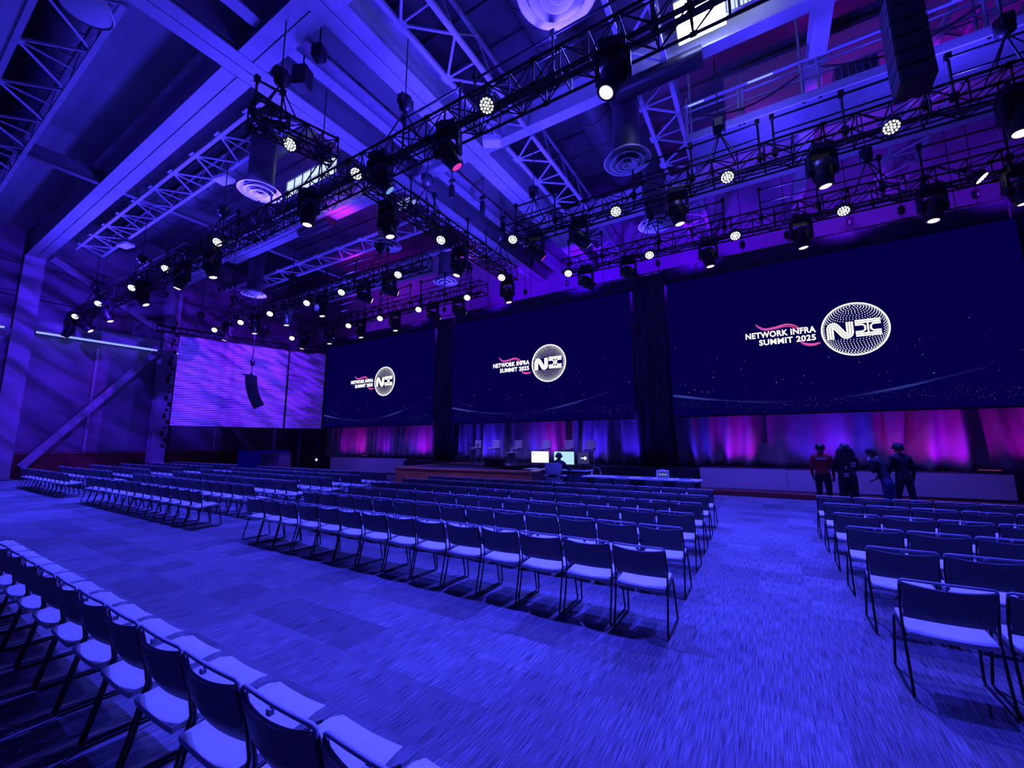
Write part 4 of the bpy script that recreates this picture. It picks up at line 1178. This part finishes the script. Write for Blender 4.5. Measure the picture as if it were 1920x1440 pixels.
m, f = monitor('bright white computer monitor on the desk, left of the seated operator', -7.74, -7.05, 1.02, 1.44, 14.2, 'monitor_white', 0.15)
MB().bbox((-0.31, -0.008, 0.53), (-0.22, -0.004, 0.55)).build('text_mark', 'screen_navy', f)
m, f = monitor('pale blue computer monitor on the desk, behind the operator\'s head', -6.80, -6.00, 0.98, 1.44, 14.2, 'monitor_blue')
m, f = monitor('dark monitor showing a small white globe logo, right end of the desk', -5.82, -5.38, 1.02, 1.42, 14.1, 'monitor_dark', -0.1)
MB().lathe([(0.055, 0), (0.055, 0.003)], 20, axis=Matrix.Rotation(PI / 2, 3, 'X'), origin=(0.07, -0.006, 0.42)).bbox((-0.1, -0.008, 0.405), (0.02, -0.005, 0.435)).build('logo', 'screen_white', f)
kb = thing('keyboard', 'grey keyboard on the control desk right of the operator', 'keyboard', (-5.75, 13.86, 0.801))
bevel(MB().bbox((-0.22, -0.08, 0), (0.22, 0.08, 0.02)).build('case', 'cable_grey', kb), 0.006)
mb = MB()
for r in range(4):
    for c in range(12): mb.box((-0.195 + c * 0.0355, -0.055 + r * 0.036, 0.024), (0.03, 0.03, 0.01))
mb.build('keys', 'black_plastic', kb, kind='stuff')

# operator's mesh chair
t = thing('office_chair', 'grey mesh back office chair with white armrests at the control desk', 'office chair', (-6.15, 12.95, 0), 0.1)
def meshback(u, v):
    s_ = 2 * u - 1; wv = 0.19 + 0.075 * math.sin(PI * min(1, v * 0.62 + 0.02)) + 0.03 * v
    z = 0.50 + v * 0.55 + 0.03 * (1 - s_ * s_) * (v > 0.98)
    return (s_ * wv, -0.22 - 0.05 * v + 0.05 * s_ * s_ - 0.03 * math.sin(PI * v), z), (0, 1, 0.1)
MB().sheet(meshback, 12, 10, 0.012).build('mesh_back', 'mesh_grey', t)
rimp = [meshback(0, k / 8)[0] for k in range(9)] + [meshback(k / 8, 1)[0] for k in range(1, 9)] + [meshback(1, 1 - k / 8)[0] for k in range(1, 9)] + [meshback(1 - k / 8, 0)[0] for k in range(1, 8)]
MB().path(rimp, 0.018, 6, True).build('back_frame', 'cable_grey', t)
def lumbar(u, v):
    s_ = 2 * u - 1
    return (s_ * 0.17, -0.285 + 0.04 * s_ * s_, 0.62 + v * 0.10), (0, -1, 0)
MB().sheet(lumbar, 8, 2, 0.02).build('lumbar_pad', 'black_plastic', t)
bevel(MB().bbox((-0.25, -0.2, 0.375), (0.25, 0.26, 0.43)).build('seat', 'mesh_grey', t), 0.02)
for s_ in (-1, 1):
    a = MB().path([(s_ * 0.22, -0.2, 0.5), (s_ * 0.30, -0.12, 0.56), (s_ * 0.31, -0.06, 0.66)], 0.018, 6).build('arm_post', 'cable_grey', t)
    bevel(MB().bbox((s_ * 0.31 - 0.05, -0.16, 0.66), (s_ * 0.31 + 0.05, 0.12, 0.69)).build('armrest', 'table_white', t), 0.012)
MB().tube((0, 0, 0.12), (0, 0, 0.375), 0.03, 10).build('gas_column', 'black_metal', t)
mb = MB()
for k in range(5):
    a = k * 2 * PI / 5; mb.beam((0, 0, 0.12), (0.3 * math.cos(a), 0.3 * math.sin(a), 0.08), 0.05, 0.035)
mb.build('star_base', 'cable_grey', t)
for k in range(5):
    a = k * 2 * PI / 5
    MB().tube((0.3 * math.cos(a) - 0.02 * math.sin(a), 0.3 * math.sin(a) + 0.02 * math.cos(a), 0.032), (0.3 * math.cos(a) + 0.02 * math.sin(a), 0.3 * math.sin(a) - 0.02 * math.cos(a), 0.032), 0.031, 10).build('caster', 'black_plastic', t)

# ------------------------------------------------------------------ long white table with gear
t = thing('folding_table', 'long white folding table in front of the stage, behind four drawn up chairs', 'table', (-3.27, 12.62, 0))
bevel(MB().bbox((-1.68, -0.38, 0.705), (1.68, 0.38, 0.74)).build('table_top', 'table_white', t), 0.008)
for x in (-1.5, -0.1, 0.1, 1.5):
    MB().path([(x, -0.3, 0.70), (x, -0.3, 0.012), (x, 0.3, 0.012), (x, 0.3, 0.70)], 0.014, 6).build('leg', 'black_metal', t)
for x0, x1 in ((-1.55, -0.15), (0.15, 1.55)):
    MB().bbox((x0, 0.30, 0.12), (x1, 0.32, 0.70)).build('front_skirt', 'drape', t)
d = thing('monitor_unit', 'white cased device with a dark display of blue shapes on the long table', 'device', (-2.60, 12.62, 0.741), 0.05)
bevel(MB().bbox((-0.17, -0.06, 0.01), (0.17, 0.06, 0.235)).build('case', 'paper', d), 0.02, 3)
f = MB().bbox((-0.11, -0.066, 0.05), (0.14, -0.058, 0.185)).build('display', 'monitor_dark', d)
for k in range(3): MB().lathe([(0.028, 0), (0.028, 0.004)], 12, axis=Matrix.Rotation(PI / 2, 3, 'X'), origin=(-0.06 + k * 0.075, -0.066, 0.12)).build('blue_dial', 'lens_blue', f)
MB().path([(-0.08, 0, 0.23), (-0.07, 0, 0.262), (0.07, 0, 0.262), (0.08, 0, 0.23)], 0.010, 6).build('handle', 'cable_grey', d)
for x in (-0.13, 0.13): MB().box((x, 0, 0.006), (0.04, 0.08, 0.012)).build('foot', 'black_plastic', d)
for i, (x, y, lab) in enumerate(((-3.75, 12.6, 'closed dark laptop on the long white table, behind the second drawn up chair'), (-3.05, 12.7, 'thin closed laptop on the long white table, left of the white device'), (-2.0, 12.65, 'thin closed laptop on the long white table, right of the white device'))):
    l = thing('laptop', lab, 'laptop', (x, y, 0.741), 0.1 * i)
    bevel(MB().bbox((-0.16, -0.11, 0.0), (0.16, 0.11, 0.012)).build('base', 'black_plastic', l), 0.004)
    bevel(MB().bbox((-0.16, -0.11, 0.013), (0.16, 0.11, 0.020)).build('lid', 'cable_grey', l), 0.003)
for i, (x, y, r_, lab) in enumerate(((-3.35, 12.45, 0.2, 'white papers on the long table, left of the white device'), (-1.72, 12.5, -0.1, 'white papers at the right end of the long table'))):
    l = thing('paper_sheet', lab, 'paper', (x, y, 0.741), r_)
    MB().bbox((-0.15, -0.105, 0), (0.15, 0.105, 0.002)).build('sheet', 'paper', l)
    MB().box((0.03, 0.02, 0.003), (0.30, 0.21, 0.002), Matrix.Rotation(0.2, 3, 'Z')).build('sheet', 'paper', l)
l = thing('gooseneck_lamp', 'small lamp with curved neck and cable at the left end of the long table', 'lamp', (-4.75, 12.65, 0.741))
MB().lathe([(0.06, 0), (0.06, 0.02), (0.02, 0.03), (0.018, 0.17), (0.03, 0.18), (0.03, 0.2)], 14).build('body', 'table_white', l)
MB().path([(0, 0, 0.18), (0.06, 0, 0.26), (0.16, 0, 0.27), (0.26, 0, 0.20), (0.29, 0, 0.10)], 0.009, 6).build('neck', 'cable_grey', l)
MB().lathe([(0.012, 0.10), (0.035, 0.06), (0.03, 0.055)], 12, origin=(0.29, 0, 0)).build('lamp_shade', 'cable_grey', l)


# ------------------------------------------------------------------ people
def person(name, label, J, R, bones, mats, loc, rz, hair=None, extras=()):
    """J: joint -> point, R: joint -> radius, bones: (a, b, material index)"""
    names = list(J); bm = bmesh.new(); sk = bm.verts.layers.skin.verify(); V = {}
    for n in names:
        v = bm.verts.new(J[n]); V[n] = v; r = R[n]; v[sk].radius = r if isinstance(r, tuple) else (r, r)
        v[sk].use_root = n == 'pelvis'
    for a, b, _ in bones: bm.edges.new((V[a], V[b]))
    me = bpy.data.meshes.new('skeleton'); bm.to_mesh(me); bm.free()
    tmp = bpy.data.objects.new('skeleton', me); COL.objects.link(tmp)
    sm = tmp.modifiers.new('skin', 'SKIN'); sm.use_smooth_shade = True
    sb = tmp.modifiers.new('sub', 'SUBSURF'); sb.levels = 2; sb.render_levels = 2
    dg = bpy.context.evaluated_depsgraph_get(); dg.update()
    out = bpy.data.meshes.new_from_object(tmp.evaluated_get(dg)); bpy.data.objects.remove(tmp)
    out.materials.clear()
    for m in mats: out.materials.append(MATS[m])
    segs = [(Vector(J[a]), Vector(J[b]), k, (R[a][0] if isinstance(R[a], tuple) else R[a])) for a, b, k in bones]
    for p in out.polygons:
        c = p.center; best = None
        for a, b, k, r in segs:
            ab = b - a; t_ = max(0, min(1, (c - a).dot(ab) / ab.length_squared)); d_ = (c - (a + ab * t_)).length - r * 0.6
            if best is None or d_ < best[0]: best = (d_, k)
        p.material_index = best[1]; p.use_smooth = True
    t = thing(name, label, 'person', loc, rz)
    link('body', out, t)
    if hair: hair(t)
    for e in extras: e(t)
    return t


def standing(arm_l=None, arm_r=None, lean=(0, 0), head=(0, 0), stride=0.0, skirt=False):
    """joints of a 1.74 m figure facing +Y; arm: (elbow, wrist, hand direction)"""
    lx, ly = lean
    J, R, B = {}, {}, []
    def add(n, p, r, par=None, k=0):
        J[n] = tuple(p); R[n] = r
        if par: B.append((par, n, k))
    TOP, LEG, SKIN, SHOE = 0, 1, 2, 3
    add('pelvis', (0, 0, 0.93), (0.155, 0.115)); add('waist', (lx * .4, ly * .4, 1.08), (0.14, 0.105), 'pelvis', TOP); add('chest', (lx * .8, ly * .8, 1.28), (0.165, 0.12), 'waist', TOP)
    add('collar', (lx, ly, 1.42), (0.11, 0.085), 'chest', TOP); add('neck', (lx * 1.05, ly * 1.05 + 0.01, 1.49), 0.055, 'collar', SKIN)
    hx, hy = lx * 1.15 + head[0], ly * 1.15 + head[1] + 0.02
    add('jaw', (hx, hy + 0.015, 1.545), 0.068, 'neck', SKIN); add('face', (hx, hy + 0.01, 1.62), (0.080, 0.095), 'jaw', SKIN); add('crown', (hx, hy - 0.005, 1.695), 0.062, 'face', SKIN)
    add('nose', (hx, hy + 0.115, 1.605), 0.014, 'face', SKIN); add('chin', (hx, hy + 0.075, 1.535), 0.028, 'jaw', SKIN)
    for s, n in ((-1, 'left'), (1, 'right')):
        add('ear_' + n, (hx + s * 0.092, hy - 0.01, 1.615), 0.016, 'face', SKIN)
        add('shoulder_' + n, (lx + s * 0.165, ly, 1.40), 0.075, 'collar', TOP)
        arm = arm_l if s < 0 else arm_r
        el, wr = arm if arm else ((lx + s * 0.245, ly - 0.03, 1.14), (lx + s * 0.25, ly + 0.09, 0.90))
        add('elbow_' + n, el, 0.052, 'shoulder_' + n, TOP); add('wrist_' + n, wr, 0.034, 'elbow_' + n, TOP)
        dv = (Vector(wr) - Vector(el)).normalized(); sd = dv.cross(Vector((0, 1, 0.2))); sd.normalize()
        pw = Vector(wr) + dv * 0.07; add('palm_' + n, pw, (0.036, 0.022), 'wrist_' + n, SKIN)
        for q, ln in enumerate((0.060, 0.072, 0.068, 0.052)):
            base = pw + dv * 0.035 + sd * (0.024 - 0.016 * q); add('knuckle%d_%s' % (q, n), base, 0.0095, 'palm_' + n, SKIN)
            mid = base + dv * ln * 0.55 + Vector((0, 0.012, 0)); add('finger%d_%s' % (q, n), mid, 0.0088, 'knuckle%d_%s' % (q, n), SKIN)
            add('tip%d_%s' % (q, n), mid + dv * ln * 0.35 + Vector((0, 0.018, 0)), 0.0075, 'finger%d_%s' % (q, n), SKIN)
        th = Vector(wr) + dv * 0.035 + sd * 0.035; add('thumb_' + n, th, 0.011, 'palm_' + n, SKIN); add('thumb_tip_' + n, th + dv * 0.045 + sd * 0.018 + Vector((0, 0.012, 0)), 0.009, 'thumb_' + n, SKIN)
        st = stride * s
        add('hip_' + n, (s * 0.095, 0, 0.86), 0.10, 'pelvis', LEG); add('knee_' + n, (s * 0.10, st * 0.5 + 0.02, 0.48), 0.065, 'hip_' + n, LEG)
        add('ankle_' + n, (s * 0.105, st - 0.02, 0.10), 0.048, 'knee_' + n, LEG); add('heel_' + n, (s * 0.105, st - 0.04, 0.045), 0.042, 'ankle_' + n, SHOE); add('toe_' + n, (s * 0.12, st + 0.13, 0.035), 0.035, 'heel_' + n, SHOE)
    return J, R, B, (hx, hy)


def hair_cap(hx, hy, z=1.62, long=False, m='hair_dark', cap=False):
    def f(t):
        mb = MB()
        def shell(u, v):
            a = u * 2 * PI; e = v * PI * 0.62
            back = 0.5 - 0.5 * math.sin(a)
            zz = z + 0.012 + 0.113 * math.cos(e * (0.72 + 0.42 * back))
            rr = math.sin(min(e * (0.72 + 0.42 * back), PI * 0.62))
            return (hx + 0.098 * rr * math.cos(a), hy - 0.008 + 0.115 * rr * math.sin(a), zz)
        mb.grid(shell, 20, 8)
        if long:
            def fall(u, v):
                a = PI + u * PI; w = 0.105 + 0.085 * math.sin(PI * min(1, v * 1.05)) + 0.012 * math.sin(u * 40 + v * 9)
                return (hx + w * math.cos(a), hy - 0.01 + (0.10 + 0.04 * v + 0.01 * math.sin(u * 33)) * math.sin(a), z + 0.03 - 0.40 * v)
            mb.grid(fall, 24, 8)
        o = mb.build('hair', m, t)
        md = o.modifiers.new('thickness', 'SOLIDIFY'); md.thickness = 0.008
        if cap:
            mb = MB().lathe([(0.108, -0.01), (0.108, 0.05), (0.085, 0.10), (0.03, 0.12)], 18, origin=(hx, hy, z + 0.02))
            mb.add([(hx - 0.08, hy + 0.08, z + 0.01), (hx + 0.08, hy + 0.08, z + 0.01), (hx + 0.06, hy + 0.19, z + 0.0), (hx - 0.06, hy + 0.19, z + 0.0), (hx - 0.08, hy + 0.08, z + 0.018), (hx + 0.08, hy + 0.08, z + 0.018), (hx + 0.06, hy + 0.19, z + 0.008), (hx - 0.06, hy + 0.19, z + 0.008)], [(0, 3, 2, 1), (4, 5, 6, 7), (0, 1, 5, 4), (1, 2, 6, 5), (2, 3, 7, 6), (3, 0, 4, 7)])
            mb.build('cap', 'cloth_black', t)
    return f


def back_print(patches, wing=False, m='print_white'):
    """printed patches lying on the back of a garment"""
    def f(t):
        for x0, x1, z0, z1, y in patches:
            mb = MB()
            sh = (lambda u, v: (x0 + x1) / 2 + (x1 - x0) * (u - 0.5) * (0.25 + abs(2 * v - 1) ** 0.7) ) if wing else (lambda u, v: x0 + (x1 - x0) * u)
            mb.sheet(lambda u, v: ((sh(u, v), y + 0.35 * sh(u, v) ** 2, z0 + (z1 - z0) * v), (0, -1, 0)), 6, 4, 0.006)
            mb.build('printed_patch', m, t)
    return f


J, R_, B, hd = standing(arm_l=((-0.235, 0.02, 1.15), (-0.21, 0.12, 0.93)), arm_r=((0.235, 0.02, 1.15), (0.22, 0.10, 0.92)))
person('person', 'standing person with short hair in a red top with pale lettered back, black trousers', J, R_, B, ['cloth_red', 'cloth_black', 'skin', 'black_plastic'], (1.20, 13.4, 0), -0.1, hair_cap(*hd), [back_print([(-0.12, 0.12, 1.335, 1.375, -0.128)])])
J, R_, B, hd = standing(arm_l=((-0.25, 0.02, 1.15), (-0.16, 0.16, 1.05)), arm_r=((0.25, 0.02, 1.15), (0.16, 0.16, 1.05)))
for k in ('hip_left', 'hip_right'): R_[k] = 0.12
for k in ('knee_left', 'knee_right'): R_[k] = 0.10
R_['waist'] = (0.17, 0.13); R_['pelvis'] = (0.18, 0.14)
person('person', 'standing person with long curly dark hair and a black jacket with pale printed butterflies', J, R_, B, ['cloth_black', 'cloth_black', 'skin', 'black_plastic'], (1.68, 13.25, 0), 0.1, hair_cap(*hd, long=True),
       [back_print(wing=True, patches=[(0.06, 0.10, 1.17, 1.28, -0.150), (0.115, 0.155, 1.18, 1.29, -0.150), (-0.07, -0.02, 1.13, 1.19, -0.150), (-0.10, -0.06, 0.93, 1.02, -0.165), (-0.05, -0.01, 0.94, 1.03, -0.165)])])
J, R_, B, hd = standing(arm_l=((-0.22, 0.18, 1.12), (-0.07, 0.27, 1.38)), arm_r=((0.20, 0.16, 1.10), (0.06, 0.26, 0.98)), lean=(0.0, 0.19), head=(0, 0.06))


def cup(t):
    o = MB().lathe([(0.028, 0), (0.038, 0.10), (0.035, 0.10), (0.025, 0.008)], 14).build('paper_cup', 'paper', t)
    o.location = (-0.03, 0.36, 1.43); o.rotation_euler = (0.5, 0, 0)


person('person', 'standing person turned left in a cap, dark tee and blue jeans, raising a white cup', J, R_, B, ['cloth_black', 'denim', 'skin', 'black_plastic'], (2.42, 13.2, 0), 0.95, hair_cap(*hd, cap=True), [cup]).scale = (0.93, 0.93, 0.93)
J, R_, B, hd = standing(arm_l=((-0.22, 0.05, 1.16), (-0.20, 0.2, 0.98)), arm_r=((0.25, 0.02, 1.15), (0.27, 0.12, 0.92)), lean=(0.0, 0.05), stride=-0.16)
person('person', 'person in all black clothes and cap standing behind the one with the cup', J, R_, B, ['cloth_black', 'cloth_black', 'skin', 'black_plastic'], (2.80, 13.62, 0), 0.35, hair_cap(*hd, cap=True))
# seated operator
J, R_, B = {}, {}, []


def add(n, p, r, par=None, k=0):
    J[n] = tuple(p); R_[n] = r
    if par: B.append((par, n, k))


add('pelvis', (0, 0.0, 0.58), (0.16, 0.13)); add('waist', (0, 0.02, 0.76), (0.15, 0.115), 'pelvis', 0); add('chest', (0, 0.07, 0.97), (0.175, 0.125), 'waist', 0)
add('collar', (0, 0.11, 1.11), (0.12, 0.09), 'chest', 0); add('neck', (0, 0.135, 1.18), 0.055, 'collar', 2); add('jaw', (0, 0.165, 1.235), 0.068, 'neck', 2); add('face', (0, 0.165, 1.31), (0.08, 0.095), 'jaw', 2); add('crown', (0, 0.15, 1.385), 0.062, 'face', 2); add('nose', (0, 0.27, 1.30), 0.014, 'face', 2)
for s_, n in ((-1, 'left'), (1, 'right')):
    add('ear_' + n, (s_ * 0.092, 0.15, 1.31), 0.016, 'face', 2)
    add('shoulder_' + n, (s_ * 0.17, 0.10, 1.08), 0.078, 'collar', 0)
    el = (s_ * 0.33, 0.22, 0.86); wr = (s_ * 0.28, 0.52, 0.845)
    add('elbow_' + n, el, 0.055, 'shoulder_' + n, 0); add('wrist_' + n, wr, 0.034, 'elbow_' + n, 0)
    dv = (Vector(wr) - Vector(el)).normalized(); pw = Vector(wr) + dv * 0.07; add('palm_' + n, pw, (0.036, 0.022), 'wrist_' + n, 2)
    for q, ln in enumerate((0.06, 0.072, 0.068, 0.052)):
        b_ = pw + dv * 0.035 + Vector((s_ * (-0.026 + 0.017 * q), 0, 0)); add('knuckle%d_%s' % (q, n), b_, 0.0095, 'palm_' + n, 2); add('tip%d_%s' % (q, n), b_ + dv * ln + Vector((0, 0, -0.012)), 0.008, 'knuckle%d_%s' % (q, n), 2)
    add('thumb_' + n, Vector(wr) + dv * 0.05 + Vector((-s_ * 0.045, 0, 0)), 0.011, 'palm_' + n, 2)
    add('hip_' + n, (s_ * 0.10, 0.05, 0.55), 0.105, 'pelvis', 1); add('knee_' + n, (s_ * 0.14, 0.48, 0.54), 0.07, 'hip_' + n, 1); add('ankle_' + n, (s_ * 0.14, 0.46, 0.10), 0.048, 'knee_' + n, 1); add('heel_' + n, (s_ * 0.14, 0.43, 0.045), 0.042, 'ankle_' + n, 3); add('toe_' + n, (s_ * 0.15, 0.60, 0.035), 0.034, 'heel_' + n, 3)


def headset(t):
    pts = [(0.105 * math.sin(a), 0.155, 1.31 + 0.115 * math.cos(a)) for a in [(-0.5 + k / 12) * PI * 1.05 for k in range(13)]]
    h_ = MB().path(pts, 0.010, 6).build('headset_band', 'black_plastic', t)
    for s_ in (-1, 1): MB().tube((s_ * 0.095, 0.155, 1.30), (s_ * 0.125, 0.155, 1.30), 0.036, 12).build('ear_cup', 'black_plastic', h_)


person('person', 'seated operator in black with a headset, seen from behind at the control desk', J, R_, B, ['cloth_black', 'cloth_black', 'skin', 'black_plastic'], (-6.12, 13.02, 0), 0.05, hair_cap(0, 0.155, 1.305), [headset])

# ------------------------------------------------------------------ small fittings in the roof
def hung_box(name, label, cat, loc, size, parts, ztop, rz=0.0, m='black_plastic'):
    t = thing(name, label, cat, loc, rz)
    w, d, h = size
    b = bevel(MB().box((0, 0, 0), size).build('cabinet', m, t), 0.03)
    MB().box((0, -d / 2 - 0.008, 0), (w * 0.85, 0.016, h * 0.85)).build('grille', parts, b)
    MB().tube((0, 0, h / 2), (0, 0, ztop - loc[2]), 0.02, 6).build('drop_rod', 'black_metal', t)
    return t


hung_box('ceiling_speaker', 'black loudspeaker box hung inside the pale girder bay near the crossing', 'loudspeaker', (-9.03, 4.95, 10.6), (0.36, 0.34, 0.52), 'black_metal', 11.25, 0.4)
hung_box('ceiling_speaker', 'smaller black loudspeaker box tucked above the girder edge, right of the other', 'loudspeaker', (-8.4, 4.95, 10.95), (0.26, 0.26, 0.34), 'black_metal', 11.86, 0.4)
hung_box('wireless_box', 'pale flat wireless box hung by the cross girder, right of the moving head', 'wireless box', (-6.3, 9.2, 10.66), (0.55, 0.35, 0.18), 'diffuser', 11.13, 0.5, 'diffuser')
hung_box('wireless_box', 'pale flat wireless box between the left lattice joists', 'wireless box', (-15.45, 6.05, 10.85), (0.6, 0.4, 0.14), 'diffuser', 11.12, 0.2, 'diffuser')
hung_box('wireless_box', 'small pale wireless box far along the left lattice joists', 'wireless box', (-24.7, 6.05, 10.85), (0.7, 0.4, 0.14), 'diffuser', 11.12, 0.2, 'diffuser')
for (x, y, z), lab in (((-8.75, 10.3, 10.6), 'dark tube pendant hung in the middle girder bay, nearest of four'), ((-8.5, 11.8, 10.7), 'dark tube pendant in the middle girder bay, second from the viewer'), ((-8.6, 13.4, 10.7), 'dark tube pendant in the middle girder bay, third from the viewer'), ((-9.0, 16.6, 10.6), 'dark tube pendant in the middle girder bay, farthest from the viewer')):
    t = thing('pendant_lamp', lab, 'pendant', (x, y, z), 0, 'dark tube pendants in the middle bay')
    MB().lathe([(0.09, -0.35), (0.10, -0.34), (0.10, 0.1), (0.07, 0.14)], 14).build('tube_body', 'black_plastic', t)
    MB().tube((0, 0, 0.14), (0, 0, 11.84 - z), 0.035, 8).build('stem', 'steel_dull', t)
    MB().box((0, 0, 0.3), (0.22, 0.1, 0.08)).build('clamp', 'black_metal', t)
t = thing('high_bay_lamp', 'pale domed roof lamp at the top edge, between the left lattice joist and girder', 'lamp', (-10.95, 1.62, 10.3))
MB().lathe([(0.40, 0.0), (0.42, 0.03), (0.36, 0.22), (0.2, 0.36), (0.08, 0.42), (0.08, 0.5)], 24, cap=False).build('dome', 'diffuser', t)
MB().lathe([(0.39, 0.02), (0.2, -0.02), (0.02, -0.03)], 24).build('lens', 'diffuser', t)
MB().tube((0, 0, 0.45), (0, 0, 2.3), 0.02, 6).build('drop_rod', 'black_metal', t)
t = thing('lamp_bar', 'short bar of four small black spotlights high before the far left wall', 'spotlights', (-22.4, 9.4, 9.5))
MB().tube((-0.9, 0, 0.2), (0.9, 0, 0.2), 0.025, 8).build('bar', 'black_metal', t)
for k in range(4):
    c = MB().lathe([(0.06, 0.12), (0.10, 0.05), (0.11, -0.14), (0.09, -0.14)], 12, axis=Matrix.Rotation(0.6, 3, 'X'), origin=(-0.75 + 0.5 * k, 0, 0)).build('spotlight', 'black_plastic', t)
MB().tube((-0.5, 0, 0.2), (-0.5, 0, 1.6), 0.015, 6).build('drop_rod', 'black_metal', t)
MB().tube((0.5, 0, 0.2), (0.5, 0, 1.6), 0.015, 6).build('drop_rod', 'black_metal', t)
